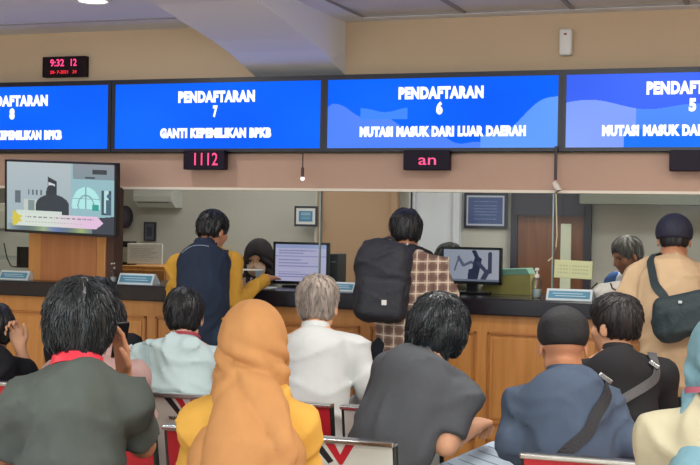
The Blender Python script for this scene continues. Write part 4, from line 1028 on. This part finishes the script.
p = person('person in a black jacket with undercut hair, face turned left, grey strap on the shoulder', 630, 4.90, 6, fy=.20, sx=-.05, tl=.475, hd=(56, 2, 0), sk=lite, seed=10, sw=.165,
    shirt=dict(m=jackm, sleeve='long', collar='polo', g=.028, name='jacket'), trousers=J_dark, hair=dict(style='top', t=.010, m=hairm('undercut', (36, 32, 32), .5), nape=-.045, amp=.0015), wr=.008)
bv = bvh_of(p['shirt']); n_ = p['neck']
bag_strap_thing(p, 'dark grey shoulder bag strap with buckle over the black jacket', [n_+vec((.13, .12, -.12)), n_+vec((.13, .04, .03)), n_+vec((.12, -.09, -.05)), n_+vec((.06, -.16, -.13)), n_+vec((-.05, -.2, -.26))], .035, mat('strap_grey', (84, 84, 86), .6, bump=.3, bscale=150), bv=bv, buckle_t=.5)
trk = cloth('track_black', (30, 31, 36))
p = person('person in a black jacket with white shoulder stripes, mostly hidden in the front row', 86, 4.90, 20, fy=.20, tl=.47, hd=(0, 22, 0), sk=tan, seed=11, sw=.155,
    shirt=dict(m=trk, sleeve='long', collar='polo', g=.026, name='jacket'), trousers=J_dark, hair=dict(style='short', t=.011, m=HB))
bv = bvh_of(p['shirt']); sh_ = p['sh']['R']; e_ = p['el']['R']
for k in (0, 1): ribbon('sleeve_stripe', bv, [sh_+vec((.02, -.07-.02*k, .03)), sh_.lerp(e_, .35)+vec((.05, -.06-.02*k, 0)), sh_.lerp(e_, .8)+vec((.05, -.06-.02*k, 0))], .009, .002, M_white, p['root'], .003, 20)
# standing at the counter
mustard = cloth('sleeve_mustard', (206, 156, 62), .04); navy = cloth('vest_navy', (40, 50, 68), .04)
p = person('person in a navy vest over mustard sleeves bending over the counter, short black hair', 203, 6.18, 14, 'stand', hs=.9, sx=-.05, fy=.27, tl=.53, hd=(-34, 14, 0), sk=tan, seed=12, hipz=.86, sw=.15,
    shirt=dict(m=mustard, sleeve='long', g=.014, hem=-.06), trousers=J_blue, hair=dict(style='short', t=.011, m=HB, nape=-.06),
    arms={'R': ((.12, .20, 1.04), (.25, .50, 1.175), (.2, 1, .0), (0, 0, -1), (4, 6, 6)), 'L': ((-.19, .20, 1.05), (-.20, .52, 1.175), (.3, 1, .0), (0, 0, -1), (4, 6, 6))})
S = []; q = lambda pr, k=.03, op='u': S.append((pr, k, op)); F = (tuple(p['Fw']), 1.15)
q(cap(p['hip']+vec((0, 0, -.05)), p['mid'], .148, .138, F), 0); q(cap(p['mid'], p['up'], .138, .148, F), .05); q(cap(p['sh']['L'].lerp(p['sh']['R'], .08), p['sh']['R'].lerp(p['sh']['L'], .08), .064), .05)
q(cap(p['neck']-vec((0, .015, .02)), p['neck']+vec((0, .0, .02)), .074, .070), .03); q(cap(p['neck']+vec((0, .02, .04)), p['neck']+vec((0, .05, .2)), .062, .075), .005, 's')
for s_, k in (('R', 1), ('L', -1)): q(ell(p['sh'][s_]+vec((k*.085, .02, -.035)), (.055, .09, .095)), .01, 's')
vest = fm('vest', S, .0105, navy, p['root'], wrinkles(.006, 31, .14))
bv = bvh_of(vest); n_ = p['neck']; ribbon('vest_piping', bv, [n_+vec((-.07, -.15, -.04)), n_+vec((-.02, -.15, -.025)), n_+vec((.04, -.15, -.02))], .006, .002, mat('piping', (140, 150, 165), .5), p['root'], .003, 16)
plaid = plaid_mat('plaid_shirt', (158, 134, 118), (222, 208, 188), (110, 84, 76))
p = person('person in a brown plaid shirt standing at the counter with a black backpack', 405, 6.20, 15, 'stand', sx=-.01, hs=.94, fy=.15, tl=.495, hd=(10, 10, 0), sk=tan, seed=13, hipz=.85, bulk=1.0,
    shirt=dict(m=plaid, sleeve='short', collar='polo', g=.026, hem=.02), trousers=J_dark, hair=dict(style='top', t=.014, m=HB, nape=-.058),
    arms={'R': ((.215, .10, 1.06), (.17, .52, 1.17), (-.1, 1, 0), (0, 0, -1), (4, 6, 6)), 'L': ((-.215, .14, 1.06), (-.16, .52, 1.17), (.2, 1, 0), (0, 0, -1), (4, 6, 6))})
bk = empty('backpack', p['root'].location, R(15), 'black backpack on the back of the person in plaid shirt', 'backpack', 'shoulder bags worn by people')
blk = mat('backpack_black', (33, 35, 44), .7, noise=.1, nscale=20, bump=.4, bscale=40); n_ = p['neck']; bc = vec((-.105, -.20, 1.205))
q = Matrix.Rotation(R(-6), 3, 'X') @ Matrix.Rotation(R(4), 3, 'Y')
fm('main_bag', [(rbox(bc, (.135, .085, .19), .065, q), 0, 'u'), (ell(bc+vec((0, .0, .10)), (.13, .09, .12)), .03, 'u')], .0085, blk, bk, wrinkles(.004, 41, .12))
fm('front_pocket', [(rbox(bc+vec((0, -.075, -.065)), (.112, .04, .105), .035, q), 0, 'u')], .008, blk, bk, wrinkles(.002, 42, .1))
MB().box((-.012, -.003, -.012), (.012, .003, .012), .001).build('logo_patch', mat('patch_white', (220, 220, 216), .6), bk, loc=bc+vec((.015, -.118, -.085)))
MB().tube([bc+vec((.0, -.02, .17)), bc+vec((.0, -.01, .215)), bc+vec((.03, .0, .225)), bc+vec((.05, .01, .215)), bc+vec((.05, .01, .17))], .008, 8).build('carry_handle', blk, bk, True)
bv = bvh_of(p['shirt'])
ribbon('shoulder_strap', bv, [bc+vec((.05, .06, .16)), n_+vec((-.09, -.06, .03)), n_+vec((-.11, .05, .02)), n_+vec((-.12, .16, -.12))], .055, .010, blk, bk, .006, 26)
ribbon('shoulder_strap', bv, [bc+vec((.10, .05, .15)), n_+vec((.03, -.09, .0)), n_+vec((.10, -.03, .03)), n_+vec((.13, .1, -.08))], .05, .010, blk, bk, .006, 26)
ribbon('waist_strap', bv, [bc+vec((.11, .02, -.15)), vec((.12, -.19, 1.09)), vec((.19, -.06, 1.14))], .018, .004, blk, bk, .004, 20)
khaki = cloth('tee_khaki', (196, 168, 134), .03)
p = person('person in a khaki tee and dark cap standing at the counter with a sling bag', 672, 6.20, 2, 'stand', hs=.93, sx=-.01, fy=.15, tl=.505, hd=(6, 8, 0), sk=tan, seed=14, hipz=.835, bulk=1.03, sw=.165,
    shirt=dict(m=khaki, sleeve='short', collar='crew', g=.028, hem=.03), trousers=cloth('jeans_teal', (38, 56, 66)), hair=dict(style='short', t=.002, m=HB, nape=-.055, locks=0),
    arms={'L': ((-.235, .10, 1.11), (-.10, .52, 1.17), (.6, 1, 0), (0, 0, -1), (4, 6, 6)), 'R': ((.23, .10, 1.10), (.14, .52, 1.17), (-.2, 1, 0), (0, 0, -1), (4, 6, 6))})
HP, M = p['HP'], p['M']; capn = mat('cap_navy', (30, 32, 52), .75, bump=.3, bscale=60)
cp = fm('cap', [(ell(HP(0, -.010, .038), (.089, .107, .092), M), 0, 'u'), (rbox(HP(0, 0, -.15-.012), (.3, .3, .15), 0, M), .003, 's')], .0055, capn, p['root'])
fm('cap_brim', [(ell(HP(0, .115, .0), (.07, .085, .012), M), 0, 'u')], .005, capn, cp)
bv = bvh_of(p['shirt']); n_ = p['neck']; teal = mat('sling_teal', (38, 52, 56), .7, bump=.4, bscale=60)
ribbon('sleeve_band', bv, [p['sh']['L'].lerp(p['el']['L'], .78)+vec((-.05, -.05, 0)), p['sh']['L'].lerp(p['el']['L'], .78)+vec((0, -.08, -.01)), p['sh']['L'].lerp(p['el']['L'], .78)+vec((.05, -.05, -.02))], .012, .002, mat('band_dark', (60, 46, 40), .7), p['root'], .002, 12)
sb = bag_strap_thing(p, 'dark teal sling bag on the back of the person in khaki tee', [n_+vec((-.07, .1, -.04)), n_+vec((-.075, .0, .04)), n_+vec((-.07, -.10, -.02)), n_+vec((-.03, -.19, -.17)), n_+vec((.0, -.21, -.2))], .042, teal, 'sling_bag', 'bag', .011, bv)
fm('pouch', [(rbox((.09, -.20, 1.115), (.155, .05, .10), .045, Matrix.Rotation(R(-14), 3, 'Y')), 0, 'u'), (rbox((.10, -.235, 1.10), (.11, .03, .065), .025, Matrix.Rotation(R(-14), 3, 'Y')), .01, 'u'), (ell((.0, -.20, 1.06), (.08, .04, .08)), .03, 'u')], .008, teal, sb, wrinkles(.003, 51, .12))
MB().box((-.008, -.004, -.006), (.008, .0, .006)).build('zip_pull', M_steel, sb, loc=(.05, -.262, 1.17))
# white pouch on the counter
wb = empty('cloth_bag', (deck(614, 6.88), 6.87, ZD+.006), 0, 'crumpled white bag with black cord lying on the counter', 'bag')
fm('bag_body', [(ell((-.04, 0, .045), (.075, .06, .045)), 0, 'u'), (ell((.05, .0, .055), (.085, .065, .052)), .04, 'u'), (rbox((0, 0, -.1), (.3, .3, .1), 0), .003, 's')], .007, mat('bag_white', (226, 222, 212), .7), wb, wrinkles(.005, 61, .07))
MB().tube([(-.115, -.02, .02), (-.11, -.03, .06), (-.08, -.045, .088)], .004, 6).build('cord', M_black, wb, True)
MB().tube([(-.01, -.055, .09), (.0, -.067, .065), (.03, -.073, .05), (.05, -.07, .035)], .004, 6).build('cord', M_black, wb, True)
# clerks
def office_chair(x_, Y, label):
    t = empty('office_chair', (x_, Y, .13), 0, label, 'chair', 'clerks chairs')
    MB().box((-.22, -.2, .36), (.22, .22, .43), .03, seg=3).build('seat', M_black, t, True)
    MB().tube([(0, 0, .05), (0, 0, .36)], .025, 12).build('post', M_steel, t, True)
    q = MB()
    for k in range(5): a_ = k*2*math.pi/5; q.tube([(0, 0, .07), (.25*math.cos(a_), .25*math.sin(a_), .03)], [.025, .018], 8)
    q.build('base', M_black, t, True)
    MB().box((-.20, .215, .45), (.20, .25, .80), .02, seg=3).build('backrest', M_black, t, True)
olive = cloth('uniform_olive', (92, 92, 84)); hbk = cloth('hijab_black', (42, 36, 42))
p = person('veiled clerk in dark hijab and olive uniform behind the glass', 267, 7.96, 186, fy=.14, tl=.47, hd=(2, 14, 0), sk=lite, seed=15, female=True, sw=.155, z=.13,
    shirt=dict(m=olive, sleeve='long', g=.026, name='uniform'), trousers=J_dark)
p['root']['label'] = 'person in dark hijab and olive uniform working behind the glass'
hijab(p, hbk, 'short', 2.2)
fm('face_mask', [(ell(p['HP'](0, .050, -.048), (.064, .066, .058), p['M']), 0, 'u'), (rbox(p['HP'](0, .0, -.04), (.2, .035, .2), 0, p['M']), .003, 's')], .005, mat('mask_pink', (206, 176, 160), .8), p['root'])
office_chair(at(267, 330, 7.96).x, 7.96, 'office chair under the veiled clerk')
p = person('person in a white shirt with blue sleeve and grey hair behind the glass', 651, 7.95, 150, hs=.9, fy=.14, tl=.56, hd=(-20, 20, 0), sk=dark, seed=16, sw=.16, z=.13,
    shirt=dict(m=cloth('shirt_office', (200, 206, 222), .02), sleeve='long', collar='polo', g=.022), trousers=J_dark, hair=dict(style='short', t=.008, m=hairm('grey_dark', (84, 80, 76), .6)))
bs = cloth('sleeve_blue', (52, 84, 138)); S = []
S.append((cap(p['sh']['R'], p['el']['R'], .074, .066), 0, 'u')); S.append((cap(p['el']['R'], p['wr']['R'], .064, .052), .02, 'u'))
fm('blue_sleeve', S, .01, bs, p['root'], wrinkles(.003, 9, .1))
office_chair(at(655, 330, 7.95).x, 7.95, 'office chair under the grey-haired clerk in white')
p = person('person with black hair seated behind the figure monitor, mostly hidden', 456, 7.95, 184, fy=.16, tl=.485, hd=(0, 30, 0), sk=tan, seed=17, z=.13,
    shirt=dict(m=olive, sleeve='long', collar='polo', g=.022, name='uniform'), trousers=J_dark, hair=dict(style='short', t=.014, m=HB))
office_chair(at(456, 330, 7.95).x, 7.95, 'office chair behind the figure monitor')
# papers held at bottom right of the polo man
pp = MB().box((-.11, -.15, -.002), (.11, .15, .002)).build('paper_sheets', mat('paper_blue', (190, 208, 224), .6)); setp(pp, 'pale blue paper held on the lap beside the man in polo', 'paper')
pp.location = at(486, 462, 4.42); pp.rotation_euler = (R(12), R(6), R(-30))
q = MB()
for k in range(5): q.box((-.09, .10-k*.05, .002), (.06-.02*(k % 2), .106-k*.05, .0025))
q.build('printed_lines', mat('print_grey', (120, 140, 165), .6), pp)
# ------------------------------------------------------------------ lights
def lamp(name, x_, y_, z_, sx_, sy_, power, col=(1, .97, .93), label='', grp='added ceiling fill lights'):
    t = empty('ceiling_fill_light', (x_, y_, z_), 0, label, 'ceiling light', grp)
    MB().box((-sx_/2-.03, -sy_/2-.03, -.008), (sx_/2+.03, sy_/2+.03, .0)).build('frame', M_white, t)
    MB().box((-sx_/2, -sy_/2, -.012), (sx_/2, sy_/2, -.008)).build('diffuser', emis('diffuser', (255, 250, 240), 1.5), t)
    l = bpy.data.lights.new(name, 'AREA'); l.shape = 'RECTANGLE'; l.size = sx_; l.size_y = sy_; l.energy = power; l.color = col
    o = bpy.data.objects.new('light', l); C.objects.link(o); o.parent = t; o.location = (0, 0, -.014)
for i, (x_, y_, pw) in enumerate(((-5.2, .8, 40), (-2.6, .4, 50), (.6, .6, 60), (-5.2, 3.2, 18), (-1.0, 4.9, 26), (.5, 2.8, 40), (-3.0, -1.6, 50), (1.8, 3.6, 60))):
    lamp('area', x_, y_, ZC-.001 if x_ < Xr else ZC+.001, 1.2, .6, pw, label='added unseen rectangular ceiling light filling the waiting rows')  # panels out of view, added for soft light and a brighter counter wall
for (x_, y_, pw) in ((-4.6, 7.65, 13), (-2.8, 7.75, 10), (-.5, 7.75, 30), (-1.2, 8.8, 26), (-4.0, 9.0, 8)):
    lamp('office_area', x_, y_, 2.499, 1.2, .4, pw, label='added unseen rectangular ceiling light filling the office', grp='added office fill lights')  # unseen panels added to brighten front faces and walls behind the glass
# round downlight seen at the top
a = atZ(93, -1, ZC)
dl = empty('downlight', (a.x, a.y, ZC), 0, 'round recessed downlight in the ceiling above the digital clock', 'ceiling light')
MB().lathe([(.075, 0), (.10, 0), (.10, -.012), (.085, -.016), (.075, -.010)], seg=28).build('trim_ring', M_white, dl, True)
MB().lathe([(.0, -.008), (.075, -.008), (.075, -.012), (.0, -.013)][1:], seg=24).build('lens', emis('lens', (255, 250, 240), 3), dl)
l = bpy.data.lights.new('down', 'AREA'); l.shape = 'DISK'; l.size = .14; l.energy = 6; o = bpy.data.objects.new('light', l); C.objects.link(o); o.parent = dl; o.location = (0, 0, -.02)
w = bpy.data.worlds.new('world'); bpy.context.scene.world = w; w.use_nodes = True
w.node_tree.nodes['Background'].inputs[0].default_value = (.5, .53, .58, 1); w.node_tree.nodes['Background'].inputs[1].default_value = .4
sc = bpy.context.scene
sc.view_settings.view_transform = 'Standard'; sc.view_settings.look = 'None'; sc.view_settings.exposure = 0.12; sc.view_settings.gamma = 1
sc.cycles.use_denoising = True; sc.cycles.max_bounces = 8; sc.cycles.diffuse_bounces = 4; sc.cycles.transparent_max_bounces = 12
sc.cycles.sample_clamp_indirect = 1.5; sc.cycles.caustics_reflective = False; sc.cycles.caustics_refractive = False
